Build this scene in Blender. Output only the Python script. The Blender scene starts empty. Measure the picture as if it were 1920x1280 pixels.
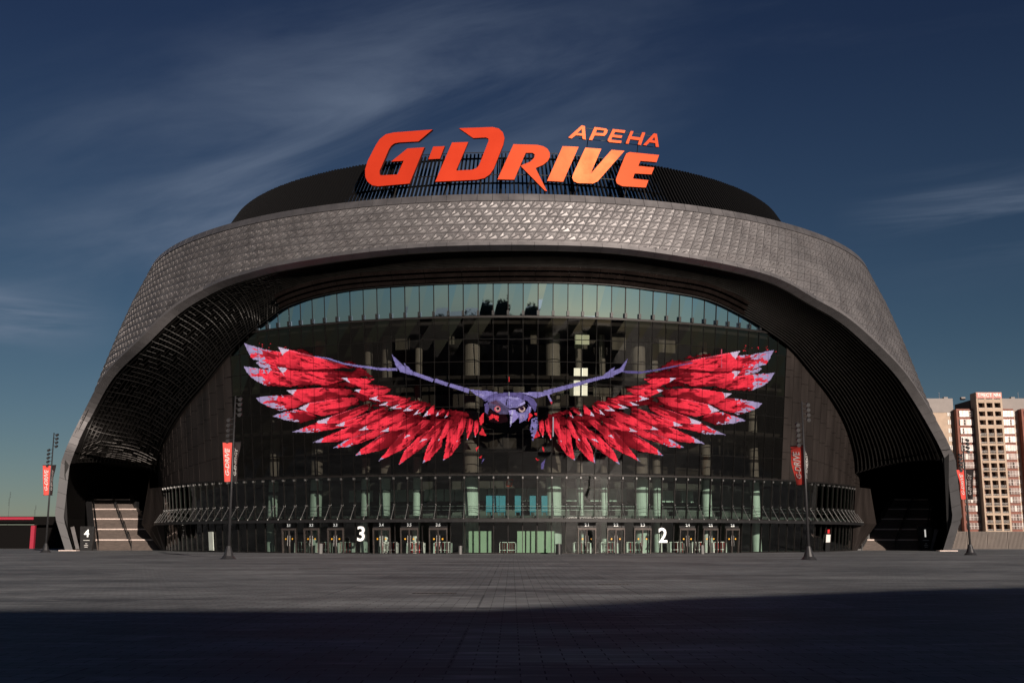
import bpy, bmesh, math, random
import numpy as np
from mathutils import Vector, Matrix, noise as mnoise
from mathutils.geometry import tessellate_polygon
random.seed(7); rng = np.random.RandomState(11)
R = math.radians
sc = bpy.context.scene
# ------------------------------------------------------------------ camera
F = 2066.0; PITCH = R(10.1); EYE = 1.6
cd = bpy.data.cameras.new('camera'); cam = bpy.data.objects.new('camera', cd)
sc.collection.objects.link(cam); sc.camera = cam
cam.location = (0, 0, EYE); cam.rotation_euler = (R(90) + PITCH, 0, 0)
cd.sensor_width = 36; cd.lens = 36 * F / 1920; cd.clip_start = .1; cd.clip_end = 6000
# ------------------------------------------------------------------ light
SUN_EL, SUN_AZ = 15.0, 24.0           # elevation; degrees to the right of straight behind the camera
sx, sy, sz = math.sin(R(SUN_AZ))*math.cos(R(SUN_EL)), -math.cos(R(SUN_AZ))*math.cos(R(SUN_EL)), math.sin(R(SUN_EL))
sl = bpy.data.lights.new('sun', 'SUN'); sun = bpy.data.objects.new('sun', sl); sc.collection.objects.link(sun)
sl.energy = 5.0; sl.angle = R(.5); sl.color = (1, .86, .74)
sun.rotation_euler = Vector((-sx, -sy, -sz)).to_track_quat('-Z', 'Y').to_euler(); sun.location = (60, -60, 60)
w = bpy.data.worlds.new('World'); sc.world = w; w.use_nodes = True
nt = w.node_tree; N = nt.nodes; L = nt.links
bg = N['Background']
sky = N.new('ShaderNodeTexSky'); sky.sky_type = 'NISHITA'; sky.sun_disc = False
sky.sun_elevation = R(SUN_EL); sky.sun_rotation = math.atan2(sx, sy); sky.altitude = 100; sky.air_density = 1.0; sky.dust_density = .1; sky.ozone_density = 3
gm = N.new('ShaderNodeGamma'); gm.inputs[1].default_value = 1.0
hs = N.new('ShaderNodeHueSaturation'); hs.inputs['Saturation'].default_value = .93; hs.inputs['Value'].default_value = .36
L.new(sky.outputs[0], gm.inputs[0]); L.new(gm.outputs[0], hs.inputs['Color'])
tn = N.new('ShaderNodeMixRGB'); tn.blend_type = 'MULTIPLY'; tn.inputs[0].default_value = 1; 
sep = N.new('ShaderNodeSeparateXYZ'); tcz = N.new('ShaderNodeTexCoord'); L.new(tcz.outputs['Generated'], sep.inputs[0])
er = N.new('ShaderNodeValToRGB'); er.color_ramp.elements[0].position = .0; er.color_ramp.elements[1].position = .42
er.color_ramp.elements[0].color = (1.25, 1.34, 1.45, 1); er.color_ramp.elements[1].color = (.50, .60, .86, 1)
e2 = er.color_ramp.elements.new(.17); e2.color = (.80, .97, 1.10, 1)
L.new(sep.outputs['Z'], er.inputs[0]); L.new(er.outputs[0], tn.inputs[2]); L.new(hs.outputs[0], tn.inputs[1])
tc = N.new('ShaderNodeTexCoord')
def mth(op, a, b=None, c=None, clamp=False):
    m_ = N.new('ShaderNodeMath'); m_.operation = op; m_.use_clamp = clamp
    for q, v in enumerate((a, b, c)):
        if v is None: continue
        if isinstance(v, (int, float)): m_.inputs[q].default_value = v
        else: L.new(v, m_.inputs[q])
    return m_.outputs[0]
sp = N.new('ShaderNodeSeparateXYZ'); L.new(tc.outputs['Generated'], sp.inputs[0])
yy = mth('MAXIMUM', mth('ABSOLUTE', sp.outputs['Y']), .08); U = mth('DIVIDE', sp.outputs['X'], yy); Vv = mth('DIVIDE', sp.outputs['Z'], yy)
def cloud(c0, slope, width, ua, ub, uf, seed, sa, sb, lo, hi):
    a = mth('ADD', mth('MULTIPLY', U, math.cos(math.atan(slope))), mth('MULTIPLY', Vv, math.sin(math.atan(slope))))
    b = mth('SUBTRACT', mth('MULTIPLY', Vv, math.cos(math.atan(slope))), mth('MULTIPLY', U, math.sin(math.atan(slope))))
    cb = N.new('ShaderNodeCombineXYZ'); L.new(mth('MULTIPLY', a, sa), cb.inputs[0]); L.new(mth('MULTIPLY', b, sb), cb.inputs[1]); cb.inputs[2].default_value = seed
    z = N.new('ShaderNodeTexNoise'); z.inputs['Scale'].default_value = 1; z.inputs['Detail'].default_value = 10; z.inputs['Roughness'].default_value = .58; z.inputs['Distortion'].default_value = .6; L.new(cb.outputs[0], z.inputs['Vector'])
    d = mth('DIVIDE', mth('SUBTRACT', Vv, mth('MULTIPLY_ADD', U, slope, c0)), width); g_ = mth('POWER', 2.718, mth('MULTIPLY', mth('MULTIPLY', d, d), -1))
    e = mth('MULTIPLY', mth('DIVIDE', mth('SUBTRACT', U, ua), uf, clamp=True), mth('DIVIDE', mth('SUBTRACT', ub, U), uf, clamp=True))
    n_ = N.new('ShaderNodeMapRange'); n_.interpolation_type = 'SMOOTHSTEP'; n_.inputs[1].default_value = lo; n_.inputs[2].default_value = hi; L.new(z.outputs[0], n_.inputs[0])
    return mth('MULTIPLY', mth('MULTIPLY', g_, e), n_.outputs[0])
parts_ = [cloud(.41, .27, .11, -.55, .22, .30, 3.1, 2.2, 9, .33, .78), cloud(.175, -.06, .022, -1.2, -.36, .12, 7.3, 4, 26, .34, .66), cloud(.245, .12, .035, .30, 1.3, .12, 11.7, 2.5, 30, .40, .80), cloud(.33, .2, .22, -2, 2, .3, 5.5, 1.8, 8, .50, .95)]
tot = parts_[0]
for k_, q_ in ((1, 1.5), (2, .9), (3, .28)): tot = mth('MULTIPLY_ADD', parts_[k_], q_, tot)
class _O: pass
ml = _O(); ml.outputs = [mth('MULTIPLY', tot, .70, clamp=True)]
mx = N.new('ShaderNodeMixRGB'); mx.inputs[2].default_value = (2.7, 3.4, 4.7, 1)
L.new(ml.outputs[0], mx.inputs[0]); L.new(tn.outputs[0], mx.inputs[1]); L.new(mx.outputs[0], bg.inputs[0])
bg.inputs[1].default_value = .05
sc.view_settings.view_transform = 'Standard'; sc.view_settings.look = 'None'; sc.view_settings.gamma = 1
sc.view_settings.exposure = .3
sc.cycles.max_bounces = 8; sc.cycles.transparent_max_bounces = 16; sc.cycles.glossy_bounces = 4
sc.cycles.caustics_reflective = True; sc.cycles.blur_glossy = .3; sc.cycles.sample_clamp_indirect = 4
# ------------------------------------------------------------------ photo measurements -> world
def ray(px, py):
    x = (px-960)/F; z = -(py-640)/F
    return Vector((x, math.cos(PITCH)-z*math.sin(PITCH), math.sin(PITCH)+z*math.cos(PITCH)))
def at_y(px, py, Y): r = ray(px, py); return Vector((0, 0, EYE)) + r*(Y/r.y)
def ground_at(px, py): r = ray(px, py); return Vector((0, 0, EYE)) + r*(-EYE/r.z)
def proj(P): 
    X, Y, Z = P[0], P[1], P[2]-EYE
    f = Y*math.cos(PITCH)+Z*math.sin(PITCH); u = -Y*math.sin(PITCH)+Z*math.cos(PITCH)
    return 960+F*X/f, 640-F*u/f
CY = 163.6; CX = -.4
def Rshell(h): return float(np.interp(h, [0, 4.2, 11.5, 13.7, 15.8, 19.5, 23.8, 28.1, 32, 35, 37.3], [60.0, 61.5, 61.2, 60.4, 59.5, 58.2, 56.9, 55.5, 54.1, 52.8, 51.8]))
def Rfac(h): return 48.4 + .105*h
def hit(px, py, Rf):
    r = ray(px, py)
    def g(t): return math.hypot(r.x*t-CX, r.y*t-CY)-Rf(EYE+r.z*t)
    best = (1e9, 0); t = 60
    while t < 168:
        v = g(t)
        if v < best[0]: best = (v, t)
        if v < 0: break
        t += .25
    else:
        t = best[1]; P = Vector((0, 0, EYE))+r*t; k = Rf(P.z)/math.hypot(P.x-CX, P.y-CY)
        return Vector((CX+(P.x-CX)*k, CY+(P.y-CY)*k, P.z))
    a, b = t-.25, t
    for _ in range(25):
        m = (a+b)/2
        if g(m) < 0: b = m
        else: a = m
    return Vector((0, 0, EYE))+r*a
def cyl(th, h, rad): return Vector((CX+rad*math.sin(th), CY-rad*math.cos(th), h))
def fac(th, h, off=0): return cyl(th, h, Rfac(h)+off)
def th_of(P): return math.atan2(P.x-CX, CY-P.y)
# ------------------------------------------------------------------ materials
def mat(name, col, rough=.6, metal=0, var=0, scale=4, bump=0, spec=None, coat=0, stretch=None, emit=None, es=0):
    m = bpy.data.materials.new(name); m.use_nodes = True; n = m.node_tree.nodes; l = m.node_tree.links
    p = n['Principled BSDF']; p.inputs['Base Color'].default_value = (*col, 1); p.inputs['Roughness'].default_value = rough; p.inputs['Metallic'].default_value = metal
    if spec is not None: p.inputs['Specular IOR Level'].default_value = spec
    if coat: p.inputs['Coat Weight'].default_value = coat; p.inputs['Coat Roughness'].default_value = .15
    if emit: p.inputs['Emission Color'].default_value = (*emit, 1); p.inputs['Emission Strength'].default_value = es
    if var or bump:
        t = n.new('ShaderNodeTexCoord'); mpn = n.new('ShaderNodeMapping'); l.new(t.outputs['Object'], mpn.inputs[0])
        if stretch: mpn.inputs['Scale'].default_value = stretch
        z = n.new('ShaderNodeTexNoise'); z.inputs['Scale'].default_value = scale; z.inputs['Detail'].default_value = 6; z.inputs['Roughness'].default_value = .6
        l.new(mpn.outputs[0], z.inputs['Vector'])
        if var:
            r = n.new('ShaderNodeValToRGB'); r.color_ramp.elements[0].position = .3; r.color_ramp.elements[1].position = .72
            r.color_ramp.elements[0].color = (*[c*(1-var) for c in col], 1); r.color_ramp.elements[1].color = (*[min(1, c*(1+var)) for c in col], 1)
            l.new(z.outputs[0], r.inputs[0]); l.new(r.outputs[0], p.inputs['Base Color'])
            a = n.new('ShaderNodeMath'); a.operation = 'MULTIPLY_ADD'; a.inputs[1].default_value = .25; a.inputs[2].default_value = rough-.12
            l.new(z.outputs[0], a.inputs[0]); l.new(a.outputs[0], p.inputs['Roughness'])
        if bump:
            b = n.new('ShaderNodeBump'); b.inputs['Strength'].default_value = bump; b.inputs['Distance'].default_value = .05
            l.new(z.outputs[0], b.inputs['Height']); l.new(b.outputs[0], p.inputs['Normal'])
    return m
def glass(name, tint, refl, base=.05, rough=.02, bump=.0, rcol=(1, 1, 1)):
    m = bpy.data.materials.new(name); m.use_nodes = True; n = m.node_tree.nodes; l = m.node_tree.links
    for x in list(n):
        if x.type == 'BSDF_PRINCIPLED': n.remove(x)
    o = [x for x in n if x.type == 'OUTPUT_MATERIAL'][0]
    t = n.new('ShaderNodeBsdfTransparent'); t.inputs[0].default_value = (*tint, 1)
    g = n.new('ShaderNodeBsdfGlossy'); g.inputs[0].default_value = (*rcol, 1); g.inputs['Roughness'].default_value = rough
    fr = n.new('ShaderNodeLayerWeight'); fr.inputs[0].default_value = .35
    a = n.new('ShaderNodeMath'); a.operation = 'MULTIPLY_ADD'; a.inputs[1].default_value = refl; a.inputs[2].default_value = base; a.use_clamp = True
    l.new(fr.outputs['Fresnel'], a.inputs[0])
    mxs = n.new('ShaderNodeMixShader'); l.new(a.outputs[0], mxs.inputs[0]); l.new(t.outputs[0], mxs.inputs[1]); l.new(g.outputs[0], mxs.inputs[2]); l.new(mxs.outputs[0], o.inputs[0])
    if bump:
        tcn = n.new('ShaderNodeTexCoord'); z = n.new('ShaderNodeTexNoise'); z.inputs['Scale'].default_value = .35; z.inputs['Detail'].default_value = 1
        b = n.new('ShaderNodeBump'); b.inputs['Strength'].default_value = bump; b.inputs['Distance'].default_value = .02
        l.new(tcn.outputs['Object'], z.inputs['Vector']); l.new(z.outputs[0], b.inputs['Height']); l.new(b.outputs[0], g.inputs['Normal'])
    return m
M = dict(
    clad=mat('brushed_cladding', (.245, .235, .24), .60, .85, .16, .35),
    clad_b=mat('brushed_cladding_dull', (.215, .205, .21), .64, .85, .16, .35), clad_c=mat('brushed_cladding_pale', (.265, .255, .26), .57, .85, .16, .35),
    rimshade=mat('flank_rim_shaded', (.13, .125, .13), .65, .3, .15, .6),
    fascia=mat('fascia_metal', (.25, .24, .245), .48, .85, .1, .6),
    legm=mat('leg_metal', (.07, .07, .075), .65, .2, .15, .6),
    backing=mat('dark_backing', (.012, .012, .013), .8),
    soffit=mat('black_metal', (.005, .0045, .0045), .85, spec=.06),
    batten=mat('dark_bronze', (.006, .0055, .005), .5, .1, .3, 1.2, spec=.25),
    lattice=mat('lattice_metal', (.016, .014, .013), .42, .6, .3, 1.2),
    cornice=mat('bronze_sheet', (.055, .04, .035), .26, .95, .25, .7),
    brown=mat('brown_metal_panel', (.050, .041, .038), .55, .8, .35, .6, stretch=(1, 1, .15)),
    roofblack=mat('roof_black', (.004, .004, .0045), .75, spec=.12),
    mframe=mat('screen_frame', (.0045, .004, .004), .7, spec=.1),
    black=mat('black_paint', (.012, .012, .013), .45, 0, .2, 3),
    frame=mat('dark_frame', (.014, .012, .0115), .5, .4, .2, 2),
    doorframe=mat('door_frame_metal', (.10, .085, .08), .4, .6, .2, 2),
    steel=mat('steel', (.20, .20, .20), .45, .7), binsteel=mat('bin_metal', (.14, .14, .14), .6, .3),
    g_top=glass('clerestory_glass', (.28, .34, .34), .6, .95, .015, .12, (.52, .76, 1.0)),
    g_mid=glass('media_glass', (.31, .298, .275), .30, .05, .03, .12),
    g_low=glass('lobby_glass', (.60, .73, .67), .45, .07, .02, .12),
    column=mat('pale_column', (.50, .52, .49), .6, 0, .08, 2),
    slab=mat('slab_edge', (.05, .05, .05), .7, 0, .2, 1),
    inner=mat('inner_wall', (.085, .085, .08), .7, 0, .4, .3),
    palewall=mat('pale_panel', (.42, .47, .43), .7, 0, .12, .8),
    curtain=mat('curtain_cloth', (.26, .27, .24), .8, 0, .35, .8, stretch=(3, 3, .2)),
    green=mat('frosted_panel', (.36, .44, .33), .6, 0, .06, 1),
    cyan=mat('cyan_board', (.03, .22, .33), .5, 0, .1, 2),
    stripe=mat('stripe_red', (.30, .012, .035), .6), red=mat('red_paint', (.55, .03, .035), .45, 0, .1, 3),
    white=mat('white_paint', (.75, .74, .72), .5, 0, .06, 4),
    lamp=mat('lit_sign_white', (.8, .8, .78), .5, emit=(1, .97, .9), es=.42),
    signred=mat('sign_red', (.50, .038, .016), .36, 0, .05, .4, spec=.5),
    signside=mat('sign_side', (.05, .012, .01), .5),
    concrete=mat('stair_stone', (.075, .058, .05), .8, 0, .35, 1.5, .2, stretch=(1, 1, 4)),
    nosing=mat('stair_landing', (.56, .46, .42), .7, 0, .2, 2),
    flagred=mat('flag_red', (.50, .04, .028), .7, 0, .08, 2),
    flagblack=mat('flag_black', (.02, .015, .016), .7, 0, .2, 2),
    pole=mat('pole_grey', (.035, .035, .038), .45, .4, .2, 2),
    beige=mat('beige_brick', (.42, .32, .245), .85, 0, .15, .4, .1),
    grey_top=mat('grey_render', (.25, .225, .215), .85, 0, .1, .4),
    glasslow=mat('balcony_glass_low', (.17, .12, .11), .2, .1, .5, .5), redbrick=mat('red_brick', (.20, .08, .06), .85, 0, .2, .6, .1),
    darkin=mat('dark_recess', (.05, .03, .025), .7, 0, .4, .8),
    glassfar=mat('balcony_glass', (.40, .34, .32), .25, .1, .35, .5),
    whitefr=mat('white_window_frame', (.55, .51, .48), .5),
    fence=mat('fence_concrete', (.15, .128, .115), .85, 0, .15, .5),
    gold=mat('yellow_sticker', (.7, .35, .03), .5),
    wood_far=mat('foliage', (.05, .06, .04), .9, 0, .3, .1),
)
M['signred'].node_tree.nodes['Principled BSDF'].inputs['Specular Tint'].default_value = (1, .40, .16, 1)
M['glareglow'] = mat('glare_glow', (.6, .6, .5), .6, emit=(1, .98, .78), es=2.2); M['dimglare'] = mat('dim_glare_glow', (.5, .5, .4), .6, emit=(.85, .95, .6), es=.7)  # emission that imitates bright glare on the glass front
def text_me(s, size, ext=.02, shear=0, bold=0, align='CENTER'):
    c = bpy.data.curves.new('t', 'FONT'); c.body = s; c.size = size; c.extrude = ext; c.shear = shear; c.offset = bold; c.align_x = align; c.align_y = 'CENTER'; c.resolution_u = 3
    o = bpy.data.objects.new('t', c); sc.collection.objects.link(o)
    dg = bpy.context.evaluated_depsgraph_get(); me = bpy.data.meshes.new_from_object(o.evaluated_get(dg))
    bpy.data.objects.remove(o); return me
# ------------------------------------------------------------------ object helpers
def tag(o, label=None, cat=None, group=None, kind=None):
    if label: o['label'] = label
    if cat: o['category'] = cat
    if group: o['group'] = group
    if kind: o['kind'] = kind
    return o
def empty(name, loc, label, cat, group=None, rz=0):
    o = bpy.data.objects.new(name, None); sc.collection.objects.link(o); o.location = loc; o.rotation_euler = (0, 0, rz); o.empty_display_size = .1
    return tag(o, label, cat, group)
class MB:
    def __init__(s): s.v = []; s.f = []; s.m = []
    def quad(s, a, b, c, d, m=0): k = len(s.v); s.v += [tuple(a), tuple(b), tuple(c), tuple(d)]; s.f.append((k, k+1, k+2, k+3)); s.m.append(m)
    def tri(s, a, b, c, m=0): k = len(s.v); s.v += [tuple(a), tuple(b), tuple(c)]; s.f.append((k, k+1, k+2)); s.m.append(m)
    def hexa(s, p, m=0):     # 8 corners: bottom 4 ccw, top 4 ccw
        k = len(s.v); s.v += [tuple(q) for q in p]
        for f in ((0, 3, 2, 1), (4, 5, 6, 7), (0, 1, 5, 4), (1, 2, 6, 5), (2, 3, 7, 6), (3, 0, 4, 7)): s.f.append(tuple(k+i for i in f)); s.m.append(m)
    def box(s, x0, x1, y0, y1, z0, z1, m=0): s.hexa([(x0, y0, z0), (x1, y0, z0), (x1, y1, z0), (x0, y1, z0), (x0, y0, z1), (x1, y0, z1), (x1, y1, z1), (x0, y1, z1)], m)
    def arcbox(s, t0, t1, h0, h1, o0, o1, m=0, Rf=Rfac):   # curved box on the drum: angles, heights, radial offsets (o1 outer)
        g = lambda t, h, o: cyl(t, h, Rf(h)+o)
        s.hexa([g(t0, h0, o1), g(t1, h0, o1), g(t1, h0, o0), g(t0, h0, o0), g(t0, h1, o1), g(t1, h1, o1), g(t1, h1, o0), g(t0, h1, o0)], m)
    def tube(s, pts, r, n=6, m=0, r2=None, cap=True):
        pts = [Vector(p) for p in pts]; base = len(s.v); K = len(pts)
        for i, p in enumerate(pts):
            t = (pts[min(i+1, K-1)]-pts[max(i-1, 0)]).normalized(); a = t.cross(Vector((0, 0, 1)))
            if a.length < .05: a = t.cross(Vector((1, 0, 0)))
            a.normalize(); b = t.cross(a); rr = r if r2 is None else r+(r2-r)*i/(K-1)
            for j in range(n): q = 2*math.pi*j/n+math.pi/4; s.v.append(tuple(p+a*rr*math.cos(q)+b*rr*math.sin(q)))
        for i in range(K-1):
            for j in range(n): s.f.append((base+i*n+j, base+i*n+(j+1) % n, base+(i+1)*n+(j+1) % n, base+(i+1)*n+j)); s.m.append(m)
        if cap: s.f.append(tuple(base+j for j in range(n))[::-1]); s.m.append(m); s.f.append(tuple(base+(K-1)*n+j for j in range(n))); s.m.append(m)
    def prism(s, loops, place, d0, d1, m=0, ms=None):       # loops of 2D points (outer, holes); place(x, y, depth)
        ms = m if ms is None else ms
        tris = tessellate_polygon([[Vector((x, y, 0)) for x, y in lp] for lp in loops]); fl = [p for lp in loops for p in lp]
        k = len(s.v); n = len(fl); s.v += [tuple(place(x, y, d0)) for x, y in fl]+[tuple(place(x, y, d1)) for x, y in fl]
        for t in tris: s.f.append((k+t[0], k+t[1], k+t[2])); s.m.append(m); s.f.append((k+n+t[2], k+n+t[1], k+n+t[0])); s.m.append(ms)
        b = 0
        for lp in loops:
            q = len(lp)
            for i in range(q): j = (i+1) % q; s.f.append((k+b+i, k+b+j, k+n+b+j, k+n+b+i)); s.m.append(ms)
            b += q
    def add_mesh(s, me, mtx, m=0):
        k = len(s.v); s.v += [tuple(mtx @ v.co) for v in me.vertices]
        for p in me.polygons: s.f.append(tuple(k+i for i in p.vertices)); s.m.append(m)
    def build(s, name, mats, parent=None, smooth=False, fix=True):
        if not isinstance(mats, (list, tuple)): mats = [mats]
        me = bpy.data.meshes.new(name); off = Vector((0, 0, 0)); q = parent
        while q is not None: off += q.location; q = q.parent
        me.from_pydata([(a-off.x, b-off.y, c-off.z) for a, b, c in s.v], [], s.f)
        for m_ in mats: me.materials.append(M[m_] if isinstance(m_, str) else m_)
        if len(mats) > 1: me.polygons.foreach_set('material_index', s.m)
        if fix:
            bm = bmesh.new(); bm.from_mesh(me); bmesh.ops.recalc_face_normals(bm, faces=bm.faces); bm.to_mesh(me); bm.free()
        if smooth: me.polygons.foreach_set('use_smooth', [True]*len(me.polygons))
        me.update(); o = bpy.data.objects.new(name, me); sc.collection.objects.link(o)
        if parent is not None: o.parent = parent
        return o
def copy_part(src, parent, loc=(0, 0, 0), rz=0):
    c = src.copy(); sc.collection.objects.link(c); c.parent = parent; c.location = loc; c.rotation_euler = (0, 0, rz); return c
def copy_tree(o, parent=None):
    c = o.copy(); sc.collection.objects.link(c); c.parent = parent
    for ch in list(o.children): copy_tree(ch, c)
    return c
def catmull(P, n):
    P = np.array([tuple(p) for p in P], float); Q = np.vstack([2*P[0]-P[1], P, 2*P[-1]-P[-2]]); out = []; K = len(P)-1
    for i in range(n+1):
        u = min(i/n*K, K-1e-9); k = int(u); t = u-k; a, b, c, d = Q[k:k+4]
        out.append(.5*((2*b)+(c-a)*t+(2*a-5*b+4*c-d)*t*t+(3*b-a-3*c+d)*t**3))
    return out
# ------------------------------------------------------------------ ground
def ground_mat():
    m = mat('plaza_paving', (.10, .098, .10), .55); n = m.node_tree.nodes; l = m.node_tree.links; p = n['Principled BSDF']
    t = n.new('ShaderNodeTexCoord'); br = n.new('ShaderNodeTexBrick'); mpn = n.new('ShaderNodeMapping'); mpn.inputs['Scale'].default_value = (1, 1, 1)
    l.new(t.outputs['Object'], mpn.inputs[0]); l.new(mpn.outputs[0], br.inputs['Vector'])
    br.inputs['Scale'].default_value = 1; br.inputs['Brick Width'].default_value = .6; br.inputs['Row Height'].default_value = .3; br.inputs['Mortar Size'].default_value = .010
    br.inputs['Color1'].default_value = (.172, .184, .194, 1); br.inputs['Color2'].default_value = (.125, .134, .142, 1); br.inputs['Mortar'].default_value = (.022, .022, .024, 1)
    z = n.new('ShaderNodeTexNoise'); z.inputs['Scale'].default_value = .22; z.inputs['Detail'].default_value = 9; z.inputs['Roughness'].default_value = .65
    mp2 = n.new('ShaderNodeMapping'); mp2.inputs['Scale'].default_value = (.45, 1.2, 1); l.new(t.outputs['Object'], mp2.inputs[0]); l.new(mp2.outputs[0], z.inputs['Vector'])
    rr = n.new('ShaderNodeValToRGB'); rr.color_ramp.elements[0].position = .32; rr.color_ramp.elements[1].position = .75; rr.color_ramp.elements[0].color = (.5, .5, .52, 1); rr.color_ramp.elements[1].color = (1.75, 1.74, 1.72, 1)
    l.new(z.outputs[0], rr.inputs[0]); mm = n.new('ShaderNodeMixRGB'); mm.blend_type = 'MULTIPLY'; mm.inputs[0].default_value = 1
    l.new(br.outputs[0], mm.inputs[1]); l.new(rr.outputs[0], mm.inputs[2])
    z2 = n.new('ShaderNodeTexNoise'); z2.inputs['Scale'].default_value = 2.2; z2.inputs['Detail'].default_value = 6; mp3 = n.new('ShaderNodeMapping'); mp3.inputs['Scale'].default_value = (.25, 1.0, 1)
    l.new(t.outputs['Object'], mp3.inputs[0]); l.new(mp3.outputs[0], z2.inputs['Vector'])
    r2 = n.new('ShaderNodeValToRGB'); r2.color_ramp.elements[0].position = .58; r2.color_ramp.elements[1].position = .72; l.new(z2.outputs[0], r2.inputs[0])
    m2 = n.new('ShaderNodeMixRGB'); m2.inputs[2].default_value = (.30, .31, .315, 1); l.new(mm.outputs[0], m2.inputs[1])
    k = n.new('ShaderNodeMath'); k.operation = 'MULTIPLY'; k.inputs[1].default_value = .85; l.new(r2.outputs[0], k.inputs[0]); l.new(k.outputs[0], m2.inputs[0])
    b6 = n.new('ShaderNodeTexBrick'); b6.inputs['Scale'].default_value = 1; b6.inputs['Brick Width'].default_value = 9; b6.inputs['Row Height'].default_value = 6; b6.inputs['Mortar Size'].default_value = .035; b6.offset = 0.5
    b6.inputs['Color1'].default_value = (.86, .86, .87, 1); b6.inputs['Color2'].default_value = (1.14, 1.13, 1.12, 1); b6.inputs['Mortar'].default_value = (.72, .72, .73, 1); l.new(t.outputs['Object'], b6.inputs['Vector'])
    m3 = n.new('ShaderNodeMixRGB'); m3.blend_type = 'MULTIPLY'; m3.inputs[0].default_value = 1; l.new(m2.outputs[0], m3.inputs[1]); l.new(b6.outputs[0], m3.inputs[2])
    l.new(m3.outputs[0], p.inputs['Base Color'])
    k2 = n.new('ShaderNodeMath'); k2.operation = 'MULTIPLY_ADD'; k2.inputs[1].default_value = .4; k2.inputs[2].default_value = .32; k2.inputs[2].default_value = .5; l.new(z.outputs[0], k2.inputs[0]); l.new(k2.outputs[0], p.inputs['Roughness']); p.inputs['Specular IOR Level'].default_value = .1
    b = n.new('ShaderNodeBump'); b.inputs['Strength'].default_value = .2; b.inputs['Distance'].default_value = .01; l.new(z2.outputs[0], b.inputs['Height']); l.new(b.outputs[0], p.inputs['Normal'])
    return m
g = MB(); g.quad((-3000, -3000, -.02), (3000, -3000, -.02), (3000, 3000, -.02), (-3000, 3000, -.02))
tag(g.build('ground', mat('bare_ground', (.09, .085, .07), .9, 0, .4, .05)), kind='structure')
g = MB(); g.quad((-143.7, -47.3, 0), (136.3, -47.3, 0), (136.3, 169.7, 0), (-143.7, 169.7, 0))
pz = tag(g.build('plaza', ground_mat()), kind='structure'); pz.location = (3.7, 2.3, 0)
# ------------------------------------------------------------------ arena
A = empty('arena', (0, CY, 0), 'huge domed sports arena with grey faceted metal shell arching over a dark curved glass front', 'arena')
rim_px = [(112, 868), (125, 830), (153, 770), (201, 701), (262, 640), (327, 579), (401, 536), (466, 514), (531, 498), (660, 478), (800, 465), (960, 461), (1129, 465), (1260, 480), (1381, 502), (1462, 526), (1527, 562), (1584, 595), (1637, 640), (1692, 697), (1733, 757), (1770, 822), (1788, 862)]
con_px = [(296, 884), (297, 862), (318, 815), (352, 762), (392, 715), (430, 668), (470, 627), (500, 603), (545, 572), (640, 546), (780, 534), (960, 529), (1120, 532), (1230, 544), (1320, 560), (1390, 592), (1440, 622), (1480, 653), (1520, 700), (1555, 745), (1583, 795), (1600, 850), (1603, 888)]
NS = 176
rimc = [Vector(p) for p in catmull([hit(x, y, Rshell) for x, y in rim_px], NS)]
conc = [Vector(p) for p in catmull([hit(x, y, Rfac) for x, y in con_px], NS)]
rim_th = np.array([th_of(p) for p in rimc]); rim_h = np.array([p.z for p in rimc])
rim_th = np.maximum.accumulate(rim_th)

THL, THR = rim_th[0], rim_th[-1]
def hr(th): return float(np.interp(th, rim_th, rim_h, left=0, right=0))
iL = NS//2
def thr(h, side):
    if side < 0:
        return float(np.interp(h, rim_h[:iL][::1], rim_th[:iL], left=THL)) if h > rim_h[0] else THL
    return float(np.interp(h, rim_h[iL:][::-1], rim_th[iL:][::-1], left=THR)) if h > rim_h[-1] else THR
TOP = 37.3; CLT = 36.45
def shell(th, h, o=0): return cyl(th, h, Rshell(h)+o)
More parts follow.
